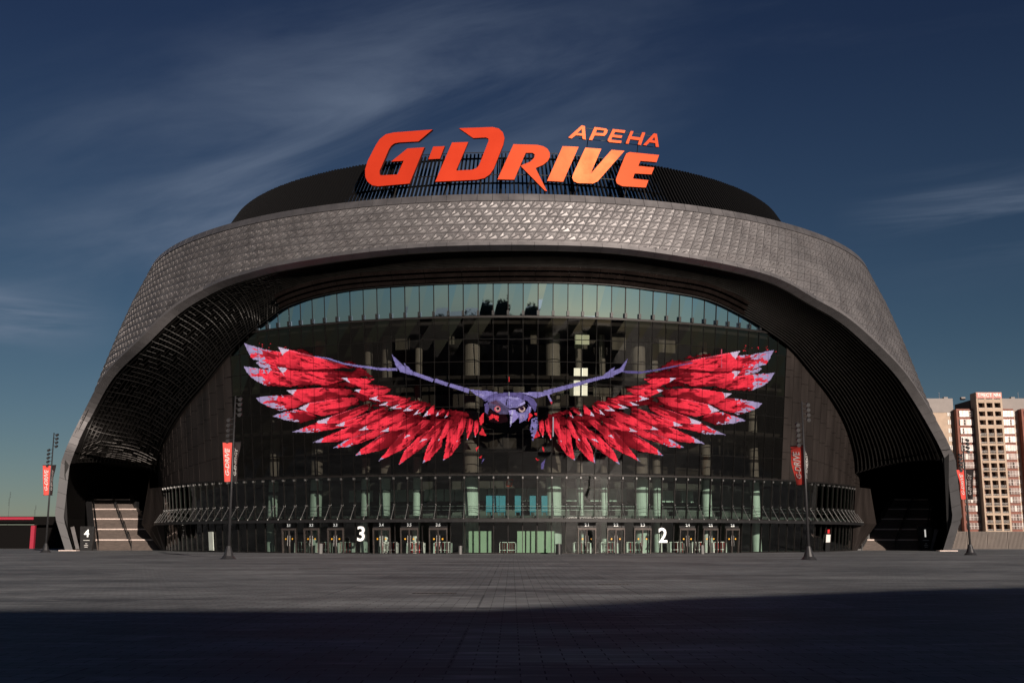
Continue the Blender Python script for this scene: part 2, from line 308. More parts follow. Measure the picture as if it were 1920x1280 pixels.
# faceted cladding
cl = MB(); bk = MB()
rows = 38; rh = CLT/rows; dth = 1.2/56
def clampv(th, h):
    low = hr(th) if THL <= th <= THR else 0
    if h >= low+.38: return th, h, False
    if abs(th) > R(46):
        s = -1 if th < 0 else 1; t2 = thr(h, s); t2 = t2+s*.006
        return t2, h, True
    return th, low+.38, True
for r in range(rows):
    h0, h1 = r*rh, (r+1)*rh
    j0 = int(-R(78)/dth); j1 = -j0
    for j in range(j0, j1):
        sk = .5*(r % 2); e = .018
        def P(u, v, o):
            th = (j+u+.5*(r+v))*dth; h = h0+v*rh
            th -= rows*.25*dth
            t2, hh, c = clampv(th, h)
            return shell(t2, hh, 0 if c else o)
        tm = (j+.5+.5*(r+.5)-rows*.25)*dth
        if abs(tm) > R(76): continue
        low = hr(tm) if THL <= tm <= THR else 0
        if h1 < low-.6*rh-1: continue
        q = [P(e, e, 0), P(1-e, e, 0), P(1-e, 1-e, 0), P(e, 1-e, 0)]
        if (q[0]-q[2]).length < .25: continue
        mi = int(rng.choice([0, 0, 0, 1, 2])); tl = rng.uniform(-.012, .012); tk = rng.uniform(-.012, .012)
        q = [P(e, e, tl), P(1-e, e, tk), P(1-e, 1-e, -tl), P(e, 1-e, -tk)]
        cl.tri(q[0], q[1], q[2], mi); cl.tri(q[0], q[2], q[3], mi)
        def flap(a, b, c, m_=mi):      # a folded triangular tab standing off the sheet at c
            A_, B_ = P(*a, .02), P(*b, .02); C_ = P(*c, (.19 if abs((j+.5*r-rows*.25)*dth) < R(34) else .06)+rng.uniform(-.03, .03)); D_ = P(*c, .0)
            cl.tri(A_, B_, C_, m_); cl.tri(A_, C_, D_, m_); cl.tri(C_, B_, D_, m_)
        flap((.30, .12), (.92, .22), (.62, .56)); flap((.06, .40), (.34, .52), (.16, .84)); flap((.52, .66), (.86, .62), (.78, .92))
        f0, f1, g0 = P(.02, .04, .02), P(.94, .96, .02), P(.48, .5, .13); w0, w1 = P(.07, .02, .02), P(.98, .92, .02)
        cl.tri(f0, g0, f1, mi); cl.tri(w0, w1, g0, mi)
cl.build('faceted_cladding', ['clad', 'clad_b', 'clad_c'], A, fix=False)
# backing, fascia, rim
NB = 300
for i in range(NB):
    t0 = -math.pi+2*math.pi*i/NB; t1 = -math.pi+2*math.pi*(i+1)/NB
    nh = 16
    for k in range(nh):
        def Q(t, f):
            lo = 0
            if THL < t < THR: lo = hr(t)+.05
            h = lo+(CLT-lo)*f; return shell(t, h, -.22 if abs(t) < R(76) else 0)
        m = 0 if abs(t0) < R(76) else 1
        bk.quad(Q(t0, k/nh), Q(t1, k/nh), Q(t1, (k+1)/nh), Q(t0, (k+1)/nh), m)
bk.build('shell_wall', ['backing', 'clad'], A, fix=False)
fs = MB(); nf = 200
for i in range(nf):
    t0 = -math.pi+2*math.pi*(i+.012)/nf; t1 = -math.pi+2*math.pi*(i+.988)/nf
    fs.arcbox(t0, t1, CLT+.02, TOP, -1.6, .12, Rf=Rshell)
fs.build('parapet', 'fascia', A)
def strip(path, sgn, mb, nsplit, wid=.48, thick=.9, m=0):
    for i in range(len(path)-1):
        P0, P1 = path[i], path[i+1]; T = (P1-P0); Ls = T.length
        if Ls < 1e-4: continue
        def fr(P, T):
            N_ = Vector((P.x-CX, P.y-CY, 0)).normalized(); N_ = (N_+Vector((0, 0, .35))).normalized(); S = N_.cross(T.normalized())*sgn
            return N_, S
        Ta = (path[i+1]-path[max(i-1, 0)]); Tb = (path[min(i+2, len(path)-1)]-path[i])
        N0, S0 = fr(P0, Ta); N1, S1 = fr(P1, Tb)
        gap = .03 if (i % nsplit == nsplit-1) else 0
        P1g = P1-(P1-P0).normalized()*gap
        a = [P0+N0*.2, P1g+N1*.2, P1g+S1*wid+N1*.2, P0+S0*wid+N0*.2]; b = [P0-N0*thick, P1g-N1*thick, P1g+S1*wid-N1*thick, P0+S0*wid-N0*thick]
        mb.hexa([b[0], b[1], b[2], b[3], a[0], a[1], a[2], a[3]], m)
for i_a, i_b, m_ in ((0, 46, 'rimshade'), (46, NS-46, 'fascia'), (NS-46, NS, 'rimshade')):  # same rim, flank pieces darker: the weaker light there is in their colour
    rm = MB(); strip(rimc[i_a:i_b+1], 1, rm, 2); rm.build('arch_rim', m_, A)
# legs of the arch: the shell edge down to the paving
for s, th_, h_ in ((-1, THL, rim_h[0]), (1, THR, rim_h[-1])):
    lg = MB(); pts = []
    for k in range(13):
        h = h_*(1-k/12)+.0*k; pts.append(shell(th_, h, 0))
    if s < 0: pts = pts[::-1]
    strip(pts, 1, lg, 2, .62, .9)
    c0 = shell(th_, 0, -.3); lg.box(c0.x-1.1, c0.x+1.1, c0.y-.7, c0.y+.5, 0, .12, 1)
    lg.build('arch_leg', ['legm', 'nosing'], A)
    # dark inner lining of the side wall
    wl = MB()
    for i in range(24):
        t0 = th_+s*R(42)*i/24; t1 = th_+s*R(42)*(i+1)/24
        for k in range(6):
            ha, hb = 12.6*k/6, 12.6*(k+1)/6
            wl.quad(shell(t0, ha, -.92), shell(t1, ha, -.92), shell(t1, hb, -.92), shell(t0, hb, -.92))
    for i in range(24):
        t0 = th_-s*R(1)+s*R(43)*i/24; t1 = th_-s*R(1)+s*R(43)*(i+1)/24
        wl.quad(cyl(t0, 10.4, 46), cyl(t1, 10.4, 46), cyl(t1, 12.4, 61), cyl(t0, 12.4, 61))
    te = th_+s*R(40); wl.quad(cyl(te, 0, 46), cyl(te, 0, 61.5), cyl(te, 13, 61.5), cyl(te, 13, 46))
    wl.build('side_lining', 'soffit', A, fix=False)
# soffit: dark skin and long curved battens
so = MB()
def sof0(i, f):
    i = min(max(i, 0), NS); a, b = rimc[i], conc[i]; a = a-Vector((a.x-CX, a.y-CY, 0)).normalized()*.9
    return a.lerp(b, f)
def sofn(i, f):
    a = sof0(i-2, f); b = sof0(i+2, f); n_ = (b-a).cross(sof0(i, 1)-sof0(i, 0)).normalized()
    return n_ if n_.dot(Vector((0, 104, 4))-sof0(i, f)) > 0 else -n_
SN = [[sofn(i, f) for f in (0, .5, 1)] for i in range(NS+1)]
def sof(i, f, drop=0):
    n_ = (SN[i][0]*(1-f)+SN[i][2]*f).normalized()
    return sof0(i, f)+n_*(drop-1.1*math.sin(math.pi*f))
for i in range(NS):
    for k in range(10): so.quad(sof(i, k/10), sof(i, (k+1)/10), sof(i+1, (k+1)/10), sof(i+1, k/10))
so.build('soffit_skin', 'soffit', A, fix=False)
def sweep(f, i0, i1, w_, d, drop, mb, step=1, m=0):
    for i in range(i0, i1, step):
        j = min(i+step, NS); 
        def c(i_):
            p = sof(i_, f, drop); q = sof(i_, min(f+.03, 1) if f < .97 else f-.03, drop); r = (q-p).normalized()*(1 if f < .97 else -1); n_ = (sof(i_, f, drop+.3)-p).normalized()
            return p-r*w_/2, p+r*w_/2, p+r*w_/2+n_*d, p-r*w_/2+n_*d
        A0 = c(i); B0 = c(j); mb.hexa([A0[0], A0[1], B0[1], B0[0], A0[3], A0[2], B0[2], B0[3]], m)
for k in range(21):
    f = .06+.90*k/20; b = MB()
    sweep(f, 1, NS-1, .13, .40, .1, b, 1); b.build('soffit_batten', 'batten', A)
for k, (h_, o_) in enumerate(((.0, .1), (.48, .42), (.96, .8))):
    b = MB()
    for i in range(62, NS-56):
        if i % 3 == 2: g1 = .985
        else: g1 = 1
        p0, p1 = conc[i], conc[i+1]; t0, t1 = th_of(p0), th_of(p1); t1 = t0+(t1-t0)*(.96 if i % 3 == 2 else 1.0)
        n = Vector((0, 0, 1))
        za0, za1 = p0.z+h_, p1.z+h_
        q = lambda t, z, o: cyl(t, z, Rfac(z)+o)
        b.hexa([q(t0, za0, o_+.45), q(t1, za1, o_+.45), q(t1, za1, o_-.1), q(t0, za0, o_-.1), q(t0, za0+.34, o_+.58), q(t1, za1+.34, o_+.58), q(t1, za1+.34, o_-.1), q(t0, za0+.34, o_-.1)])
    b.build('cornice', 'cornice', A)
# lattice behind the battens at the two flanks
for i0, i1, lm_ in ((3, 30, 'lattice'), (30, 62, 'batten')):
    lt = MB()
    for i in range(i0, i1+1, 3) if i0 < 50 else (): lt.tube([sof(i, .04+.93*k/10, .5) for k in range(11)], .03, 4, cap=False)
    for i in range(i0, i1):
        for k in range(14):
            if rng.rand() < (.25 if i0 < 50 else .72): continue
            f = .08+.84*k/14; p = sof(i, f, .55); q = sof(i, f+.055, .55); m = sof(min(i+1, NS), f+.055*rng.rand(), .55)
            lt.tube([p, q], .045, 4, cap=False); lt.tube([p, m], .03, 4, cap=False)
    lt.build('lattice', lm_, A, fix=False)
# ------------------------------------------------------------------ drum front
NBAY = 82; TMX = R(72); DB = 2*TMX/NBAY
H_CAN, H_LED, H_CL, H_TOP = 3.55, 8.05, 24.3, 30.2
def rows_glass(h0, h1, n): return [(h0+(h1-h0)*k/n, h0+(h1-h0)*(k+1)/n) for k in range(n)]
conh = lambda th: float(np.interp(th, [th_of(p) for p in conc], [p.z for p in conc]))
def pane(mb, t0, t1, h0, h1, off, m=0, tilt=.004):
    a, b_ = rng.uniform(-tilt, tilt), rng.uniform(-tilt, tilt)
    mb.quad(fac(t0, h0, off+a), fac(t1, h0, off-a+b_), fac(t1, h1, off+b_), fac(t0, h1, off-b_), m)
for i in range(NBAY):
    t0 = -TMX+DB*i; t1 = t0+DB; tm = (t0+t1)/2; hc = conh(tm)+.8
    e = .0011
    b = MB()
    for (a, c) in rows_glass(H_CAN, H_LED, 1): pane(b, t0+e, t1-e, a, c, 0, 0, .012)
    if abs(tm) < R(69): b.build('lobby_window', 'g_low', A, fix=False)
    top = min(H_CL, hc)
    if abs(tm) > R(39.5):
        b = MB(); k = 5
        for (a, c) in rows_glass(H_LED, max(top, H_LED+1), k):
            b.arcbox(t0+e*.5, t1-e*.5, a+.02, c-.02, -.08, .0+rng.uniform(-.006, .006))
        b.build('metal_panel', 'brown', A)
    else:
        b = MB()
        for (a, c) in rows_glass(H_LED, H_CL, 7): pane(b, t0+e, t1-e, a+.03, c-.03, 0, 0, .022)
        b.build('facade_window', 'g_mid', A, fix=False)
    if hc > H_CL+.3 and abs(tm) < R(44):
        b = MB(); pane(b, t0+e, t1-e, H_CL+.1, min(H_TOP, hc+1.5), 0, 0, .03)
        b.build('clerestory_window', 'g_top', A, fix=False)
for i in range(NBAY+1):
    t = -TMX+DB*i; hc = conh(t)+.5; b = MB(); wv = .035/48
    b.arcbox(t-wv, t+wv, 0, min(H_LED, hc), -.18, .05)
    if abs(t) < R(39.9): b.arcbox(t-wv*.8, t+wv*.8, H_LED, H_CL, -.16, .04, 3)
    if abs(t) < R(44) and hc > H_CL: b.arcbox(t-wv*.8, t+wv*.8, H_CL, min(H_TOP, hc+1), -.2, .06); b.arcbox(t-.13/50, t+.13/50, H_CL+.12, H_CL+.62, .03, .24, 1)
    b.arcbox(t-.07/48, t+.07/48, H_LED-.42, H_LED-.22, .03, .2, 2)
    b.build('mullion', ['frame', 'black', 'steel', 'mframe'], A)
# transoms
b = MB()
def ring(mb, h0, h1, o0, o1, ta=-TMX, tb=TMX, n=120, m=0):
    for i in range(n): mb.arcbox(ta+(tb-ta)*i/n, ta+(tb-ta)*(i+1)/n, h0, h1, o0, o1, m)
for k in range(1, 7):
    b = MB(); h = H_LED+(H_CL-H_LED)*k/7; ring(b, h-.03, h+.03, -.1, .03, -R(39.5), R(39.5), 60); b.build('transom_ring', 'mframe', A)
b = MB(); ring(b, H_CL-.12, H_CL+.1, -.2, .12, -R(45), R(45), 80); b.build('transom_ring', 'frame', A)
b = MB(); ring(b, H_LED-.12, H_LED+.05, -.15, .1); b.build('transom_ring', 'frame', A)
# canopy with stay rods
TC = R(65.5); b = MB(); ring(b, 3.2, 3.5, -.3, 1.2, -TC, TC); ring(b, 3.5, 3.62, -.3, .15, -TC, TC, m=1); b.build('canopy', ['black', 'frame'], A)
for i in range(NBAY+1):
    t = -TMX+DB*i; b = MB(); b.tube([fac(t, 3.5, 1.1), fac(t, 4.9, .1)], .028, 5)
    b.tube([fac(t, 3.48, 1.1), fac(t, 3.62, 1.1)], .07, 6); b.tube([fac(t, 4.93, .02), fac(t, 5.03, .2)], .07, 6)
    
    if abs(t) < TC: b.build('stay_rod', 'steel', A)
# drum flanks beyond the glass: dark metal wall curving round
for s in (-1, 1):
    b = MB()
    for i in range(18):
        t0 = s*(R(64)+R(2.2)*i); t1 = s*(R(64)+R(2.2)*(i+1)); e0, e1 = min(1, i/3), min(1, (i+1)/3)
        prof = [(0, .1), (3.4, 2.3), (8, 1.3)] + ([(14, .05)] if i > 2 else [])
        for (a, oa), (c, oc) in zip(prof, prof[1:]):
            b.quad(fac(t0, a, .08+oa*e0), fac(t1, a, .08+oa*e1), fac(t1, c, .08+oc*e1), fac(t0, c, .08+oc*e0))
    b.build('flank_wall', 'brown', A, fix=False)
# interior: floors, back wall, columns
for h, dep in ((.02, 13), (3.9, 13), (8.3, 7), (13.2, 6), (18.3, 6), (24.0, 8)):
    b = MB(); ring(b, h-.35 if h > 1 else 0.004, h, -dep, -.5, n=70); b.build('floor_slab', 'slab', A)
b = MB()
for i in range(80):
    t0 = -TMX+2*TMX*i/80; t1 = -TMX+2*TMX*(i+1)/80
    for a, c in ((0, 3.55), (3.9, 7.95), (8.3, 12.8), (13.2, 17.9), (18.3, 23.6)): b.quad(cyl(t0, a, 38), cyl(t1, a, 38), cyl(t1, c, 38), cyl(t0, c, 38))
    b.quad(cyl(t0, 24, 36), cyl(t1, 24, 36), cyl(t1, 31, 36), cyl(t0, 31, 36)); b.quad(cyl(t0, 31, 36), cyl(t1, 31, 36), cyl(t1, 31, 52), cyl(t0, 31, 52))
b.build('inner_wall', 'inner', A, fix=False)
def th_px(x, y=930, off=0): return th_of(hit(x, y, lambda h: Rfac(h)+off))
for x, r_ in ((504, .55), (586, .65), (680, .45), (717, .6), (778, .4), (882, .85), (1040, .8), (1090, .35), (1136, .35), (1207, .75), (1237, .45), (1332, .55), (1424, .55)):
    t = th_px(x, 930, -3.2); b = MB(); c = cyl(t, 0, 45.2)
    b.tube([(c.x, c.y, 0), (c.x, c.y, 3.5)], r_, 20); b.tube([(c.x, c.y, 3.95), (c.x, c.y, 23.6)], r_, 20)
    for h in (6.4, 10.2, 15): b.tube([(c.x, c.y, h), (c.x, c.y, h+.35)], r_*1.04, 20, m=1)
    b.build('column', ['column', 'slab'], A, smooth=False)
# pale wall panels of the lobby and the upper lounge, seen through the glass
for a, c, h0, h1 in ((655, 700, 5.6, 6.9), (730, 780, 5.6, 6.9), (795, 872, 5.6, 6.9), (896, 950, 5.6, 7), (965, 1010, 5.6, 7), (1060, 1085, 5.6, 7), (1105, 1175, 5.6, 7), (1230, 1262, 5.6, 6.9), (1275, 1300, 5.6, 6.9), (610, 650, 15, 17.4), (870, 905, 14.6, 17.4), (925, 945, 14.6, 17.4), (960, 985, 14.6, 17.4), (1005, 1060, 14.6, 17.4), (1068, 1084, 14.6, 17.4), (1092, 1104, 14.6, 17.4), (1112, 1150, 14.6, 17.4), (1165, 1195, 14.6, 17.4), (1205, 1225, 14.6, 17.4), (735, 765, 19.5, 21.8), (840, 850, 20, 22), (995, 1008, 20.5, 21.2), (1078, 1106, 20, 21.6), (1150, 1180, 19.5, 22), (1240, 1275, 19.5, 22)):
    y_ = 930 if h0 < 9 else (700 if h0 < 18 else 640)
    RP = 41 if h0 < 9 else 47.6; dp = -8 if h0 < 9 else -2.2
    if h0 > 9:
        ya, yb_ = (692, 741) if h0 < 18 else (622, 652) if a > 1000 or a < 800 else (620, 645)
        h0, h1 = hit(960, yb_, lambda h: RP).z, hit(960, ya, lambda h: RP).z
        if h1 > 18 and h0 < 18: h1 = 17.9
    t0, t1 = th_px(a, y_, dp), th_px(c, y_, dp); b = MB(); n = max(1, int((t1-t0)*40/1.0))
    for i in range(n):
        ta = t0+(t1-t0)*(i+.06)/n; tb = t0+(t1-t0)*(i+.94)/n
        b.hexa([cyl(ta, h0, RP+.2), cyl(tb, h0, RP+.2), cyl(tb, h0, RP), cyl(ta, h0, RP), cyl(ta, h1, RP+.2), cyl(tb, h1, RP+.2), cyl(tb, h1, RP), cyl(ta, h1, RP)])
    b.build('wall_panel' if h0 < 9 else 'curtain', 'palewall' if h0 < 9 else 'curtain', A)
for x0_, x1_, ya_, yb_, m_ in ((1076, 1088, 690, 741, 'glareglow'), (1090, 1102, 690, 741, 'glareglow'), (1079, 1105, 628, 645, 'dimglare')):  # glowing panels added behind the glass, standing in for its sun glare
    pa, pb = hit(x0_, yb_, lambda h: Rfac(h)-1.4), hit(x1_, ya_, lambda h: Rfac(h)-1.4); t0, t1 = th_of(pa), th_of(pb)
    b = MB(); b.arcbox(t0, t1, pa.z, pb.z, -1.5, -1.4); b.build('glare_panel', m_, A)
# rails of the gallery
b = MB()
for h in (4.9, 4.5): 
    for i in range(90): b.tube([cyl(-R(60)+R(120)*i/90, h, 46.6), cyl(-R(60)+R(120)*(i+1)/90, h, 46.6)], .03, 4, cap=False)
b.build('gallery_rail', 'steel', A, fix=False)
# ground floor glazing, frosted panels, doors
doors = [(543, '3.1'), (585, '3.2'), (630, '3.3'), (716, '3.4'), (768, '3.5'), (822, '3.6'), (1100, '2.1'), (1154, '2.2'), (1204, '2.3'), (1288, '2.4'), (1331, '2.5'), (1372, '2.6')]
dth_ = []
for x, s in doors: dth_.append((th_px(x, 1015), s))
def door_zone(t): return any(abs(t-d) < .021 for d, _ in dth_)
for i in range(NBAY):
    t0 = -TMX+DB*i; t1 = t0+DB
    if door_zone((t0+t1)/2): continue
    b = MB(); pane(b, t0+.001, t1-.001, .12, 3.2, -.02, 0, .01); b.arcbox(t0, t1, .0, .12, -.1, .04, 1)
    b.build('ground_window', ['g_low', 'frame'], A, fix=False)
for x0, x1 in ((878, 898), (900, 922), (969, 985), (986, 1004), (1005, 1022), (1023, 1040)):
    t0, t1 = th_px(x0, 1015, -1.5), th_px(x1, 1015, -1.5); b = MB(); b.arcbox(t0+.001, t1-.001, .1, 2.3, -1.6, -1.5); b.build('frosted_panel', 'green', A)
def textplate(mb, s, t, h, off, size, m=0, bold=0, shear=0, ext=.02):
    me = text_me(s, size, ext, shear, bold); P = fac(t, h, off); nrm = Vector((math.sin(t), -math.cos(t), 0)); xa = Vector((math.cos(t), math.sin(t), 0))
    mtx = Matrix(((xa.x, 0, nrm.x, P.x), (xa.y, 0, nrm.y, P.y), (0, 1, 0, P.z), (0, 0, 0, 1))); mb.add_mesh(me, mtx, m)
for t, s in dth_:
    wd = .96/48.4; D = MB()
    D.arcbox(t-wd, t-wd*.9, 0, 2.62, -.1, .16); D.arcbox(t+wd*.9, t+wd, 0, 2.62, -.1, .16); D.arcbox(t-wd*.9, t+wd*.9, 2.42, 2.62, -.1, .16)
    D.arcbox(t-.05/48, t+.05/48, 0.02, 2.42, -.06, .12)
    dr = D.build('entrance_door', 'doorframe', A); dr['label'] = 'glazed double entrance door marked '+s
    D = MB(); 
    for q in (-1, 1):
        a, c = sorted((t+q*.06/48, t+q*wd*.89)); pane(D, a, c, .1, 2.4, .0, 0, .004)
    D.build('door_glass', 'g_low', dr, fix=False)
    for q in (-1, 1):
        D = MB(); p0 = fac(t+q*.16/48, .75, .2); D.tube([p0, p0+Vector((0, 0, 1.1))], .022, 6); D.build('door_handle', 'steel', dr)
        D = MB(); c = fac(t+q*.45/48, 1.5, .06); nrm = Vector((math.sin(t), -math.cos(t), 0)); D.tube([c, c+nrm*.02], .09, 12); D.build('door_sticker', 'gold', dr)
    D = MB(); D.arcbox(t-wd, t+wd, 2.64, 3.2, -.04, -.01); D.build('transom_light', 'black', dr)
    D = MB(); textplate(D, s, t, 2.93, .06, .42, bold=.004); D.build('door_number', 'lamp', dr)
# turnstile barriers inside the doors
bars = MB(); 
for j in range(9): bars.tube([(-.8+.2*j, 0, .05), (-.8+.2*j, 0, 1.1)], .028, 5, m=j % 2)
bars.box(-.85, .85, -.04, .04, 1.1, 1.16, 1); bars.box(-.85, .85, -.04, .04, .3, .36, 1); bars.box(-.95, -.82, -.3, .3, 0, 1.05, 1); bars.box(.82, .95, -.3, .3, 0, 1.05, 1)
T0 = None; k = 0; num = dict(zip([s for _, s in dth_], ['first', 'second', 'third', 'fourth', 'fifth', 'sixth']*2))
for t, s in dth_:
    P = cyl(t, .03, 46.3); side = 'gate 3' if s[0] == '3' else 'gate 2'
    lab = 'red and white barred turnstile barrier inside entrance door '+s
    if T0 is None:
        T0 = empty('turnstile', P, lab, 'turnstile', 'turnstile barriers behind the entrance doors', t)
        o = MB(); o.v, o.f, o.m = bars.v, bars.f, bars.m
        me_o = o.build('barrier', ['red', 'white'], None); me_o.parent = T0
    else:
        c = copy_tree(T0); c.location = P; c.rotation_euler = (0, 0, t); c['label'] = lab
for x_, lab in ((944, 'red and white striped barrier between the frosted green panels, left one of the middle pair'), (960, 'red and white striped barrier beside the frosted panels, right one of the middle pair')):
    c = copy_tree(T0); t = th_px(x_, 1015, -1); c.location = cyl(t, .03, 46.9); c.rotation_euler = (0, 0, t); c['label'] = lab; c['group'] = 'striped barriers in the middle of the lobby'; c.scale = (.45, 1, 1)
# cyan boards in the lobby
for j, (x, lab) in enumerate(((917, 'cyan display board in the lobby window, leftmost of the row'), (930, 'cyan display board behind lobby glass, second from the left, close beside its neighbour'), (942, 'cyan display board behind lobby glass, third from the left of the row'), (971, 'cyan display board just right of the arena middle, fourth in the row'), (999, 'cyan display board in the lobby, second from the right of the row'), (1021, 'cyan display board in the lobby window, rightmost of the row'))):
    t = th_px(x, 950, -3); c = cyl(t, 3.9, 45.9); b = MB(); b.box(c.x-.32, c.x+.32, c.y-.03, c.y+.03, 4.25, 6.0); b.box(c.x-.28, c.x-.22, c.y-.03, c.y+.03, 3.9, 4.25); b.box(c.x+.22, c.x+.28, c.y-.03, c.y+.03, 3.9, 4.25)
    tag(b.build('display_board', 'cyan'), lab, 'display board', 'cyan boards on the lobby gallery')
# gate numbers
def gate_number(s, x, y, size, lab, sub=True, off=.12, P=None):
    b = MB()
    if P is None: t = th_px(x, y); h = hit(x, y, Rfac).z; textplate(b, s, t, h, off, size, bold=.03, ext=.03)
    else:
        me = text_me(s, size, .03, 0, .02); b.add_mesh(me, Matrix(((1, 0, 0, P.x), (0, 0, -1, P.y), (0, 1, 0, P.z), (0, 0, 0, 1))))
    return tag(b.build('gate_number', 'lamp'), lab, 'number sign')
gate_number('3', 678, 1001.5, 2.15, 'large white number 3 on the glass between doors 3.3 and 3.4')
gate_number('2', 1242, 1004.5, 2.15, 'large white number 2 right of door 2.3 on the dark glass')
# arena crown: slatted screen round the roof
CC = 156.6
def crn(t, h, o=0): r_ = 38.7+(44-h)*.60+o; return Vector((r_*math.sin(t)-.7, CC-r_*math.cos(t), h))
b = MB(); nsl = 560
for i in range(nsl):
    t = -math.pi+2*math.pi*i/nsl
    if abs(t) > R(110): continue
    w2 = .075/40; jt = rng.uniform(-.03, .04)
    b.hexa([crn(t-w2, 36.9, .2), crn(t+w2, 36.9, .2), crn(t+w2, 36.9, -.15), crn(t-w2, 36.9, -.15), crn(t-w2, 43.9+jt, .2), crn(t+w2, 43.9+jt, .2), crn(t+w2, 43.9+jt, -.15), crn(t-w2, 43.9+jt, -.15)])
b.build('roof_slats', 'roofblack', A, fix=False)
nr = 240
for h in (37.6, 39.7, 43.3):
    b = MB()
    for i in range(nr):
        t0 = -math.pi+2*math.pi*i/nr; t1 = t0+2*math.pi/nr
        b.hexa([crn(t0, h, -.15), crn(t1, h, -.15), crn(t1, h, -.45), crn(t0, h, -.45), crn(t0, h+.16, -.15), crn(t1, h+.16, -.15), crn(t1, h+.16, -.45), crn(t0, h+.16, -.45)])
    b.build('roof_rail', 'roofblack', A, fix=False)
b = MB()
for i in range(nr):
    t0 = -math.pi+2*math.pi*i/nr; t1 = t0+2*math.pi/nr; tm = (t0+t1)/2
    if -R(27) < tm < R(41): continue
    b.quad(crn(t0, 36.9, -.5), crn(t1, 36.9, -.5), crn(t1, 43.8, -.5), crn(t0, 43.8, -.5))
b.build('roof_screen', 'roofblack', A, fix=False)
for t in (-20, -9.5, -1, 10, 18, 26.5, 33): 
    b = MB(); t = R(t); b.tube([crn(t, 36.9, -.6), crn(t+.012, 43.6, -.6)], .14, 4); b.tube([crn(t, 43.3, -.6), crn(t, 37, -5)], .1, 4); b.build('roof_strut', 'roofblack', A)
b = MB(); n = 72
for i in range(n):
    t0 = 2*math.pi*i/n; t1 = 2*math.pi*(i+1)/n; b.tri((CX, CY, 37.0), cyl(t0, 36.9, 51), cyl(t1, 36.9, 51))
b.build('roof_deck', 'soffit', A, fix=False)
# ------------------------------------------------------------------ roof sign
SG = empty('roof_sign', (0, CY-50.6, 37.3), 'big slanted orange red letters with a smaller word above them on the arena roof', 'sign')
Z1 = lambda p: [(660+x/6.4, 220+y/6.4) for x, y in p]
Z2 = lambda p: [(940+x/6, 220+y/6) for x, y in p]
letters = [
 [Z1([(965, 148), (797, 290), (560, 303), (505, 316), (468, 345), (440, 390), (385, 520), (330, 645), (333, 688), (350, 697), (545, 686), (620, 522), (470, 532), (665, 375), (868, 360), (690, 795), (310, 828), (240, 815), (185, 772), (158, 710), (157, 625), (190, 520), (285, 335), (335, 260), (405, 205), (500, 183)])],
 [Z1([(975, 352), (1112, 347), (1055, 498), (915, 505)])],
 [Z1([(1283, 132), (1690, 118), (1760, 135), (1810, 180), (1830, 250), (1815, 330), (1700, 620), (1655, 685), (1590, 730), (1500, 750), (998, 773), (1200, 303), (1395, 297), (1250, 640), (1440, 630), (1490, 612), (1525, 575), (1640, 280), (1635, 255), (1605, 243), (1455, 250)])],
 [Z2([(137, 303), (-44, 698), (145, 702), (275, 400), (350, 400), (378, 420), (370, 455), (325, 500), (215, 545), (490, 825), (515, 832), (385, 572), (470, 535), (520, 495), (545, 450), (545, 400), (520, 355), (470, 325), (400, 310)])],
 [Z2([(690, 325), (870, 333), (695, 725), (515, 715)])],
 [Z2([(945, 342), (1125, 355), (1003, 637), (1240, 367), (1385, 378), (1085, 720), (1030, 745), (860, 740), (815, 720), (797, 680), (805, 645)])],
 [Z2([(1440, 392), (1775, 425), (1745, 505), (1565, 490), (1540, 548), (1720, 565), (1690, 642), (1500, 632), (1480, 690), (1655, 708), (1625, 790), (1360, 775), (1300, 745), (1288, 705), (1300, 665), (1385, 450), (1405, 410)])]]
small = [
 [Z2([(905, 92), (940, 100), (950, 252), (915, 245), (910, 208), (838, 203), (790, 240), (752, 228), (880, 112)]), Z2([(905, 130), (908, 182), (855, 178)])],
 [Z2([(1050, 110), (1180, 128), (1198, 150), (1185, 185), (1160, 210), (1050, 205), (1022, 258), (985, 255)]), Z2([(1075, 140), (1158, 150), (1150, 180), (1062, 176)])],
 [Z2([(1255, 132), (1398, 148), (1385, 178), (1280, 165), (1262, 195), (1362, 207), (1350, 235), (1248, 224), (1235, 252), (1355, 265), (1345, 292), (1215, 280), (1195, 265), (1200, 245)])],
 [Z2([(1455, 155), (1488, 158), (1464, 215), (1562, 228), (1585, 170), (1620, 173), (1570, 312), (1535, 308), (1550, 260), (1450, 247), (1430, 300), (1398, 295)])],
 [Z2([(1715, 182), (1750, 187), (1772, 335), (1738, 333), (1732, 290), (1668, 282), (1630, 318), (1595, 312)]), Z2([(1722, 222), (1728, 262), (1692, 258)])]]
RS = 50.6
def letter(loops, name, off, dep, mats):
    cx = sum(p[0] for p in loops[0])/len(loops[0]); cy = sum(p[1] for p in loops[0])/len(loops[0])
    P0 = hit(cx, cy, lambda h: RS+off); t = th_of(P0); nrm = Vector((math.sin(t), -math.cos(t), 0))
    def place(x, y, d):
        r_ = ray(x, y); o = Vector((0, 0, EYE)); k = (P0-o).dot(nrm)/r_.dot(nrm); return o+r_*k-nrm*d
    b = MB(); b.prism(loops, place, 0, dep, 0, 1); return b.build(name, mats, SG), P0
for lp in letters: letter(lp, 'letter', 0, .38, ['signred', 'signside'])
for lp in small: letter(lp, 'small_letter', .3, .25, ['signred', 'signside'])
def sgn_pt(x, y, off=-.6): return hit(x, y, lambda h: RS+off)
b = MB()
for y0, x0, x1 in ((285, 800, 1240), (330, 700, 1220)):
    pass
def railpx(pts, r_): b.tube([sgn_pt(*p) for p in pts], r_, 5)
railpx([(790, 291), (870, 287), (960, 285), (1040, 288), (1110, 295), (1190, 302)], .05)
railpx([(720, 335), (830, 330), (960, 327), (1080, 331), (1190, 340)], .05)
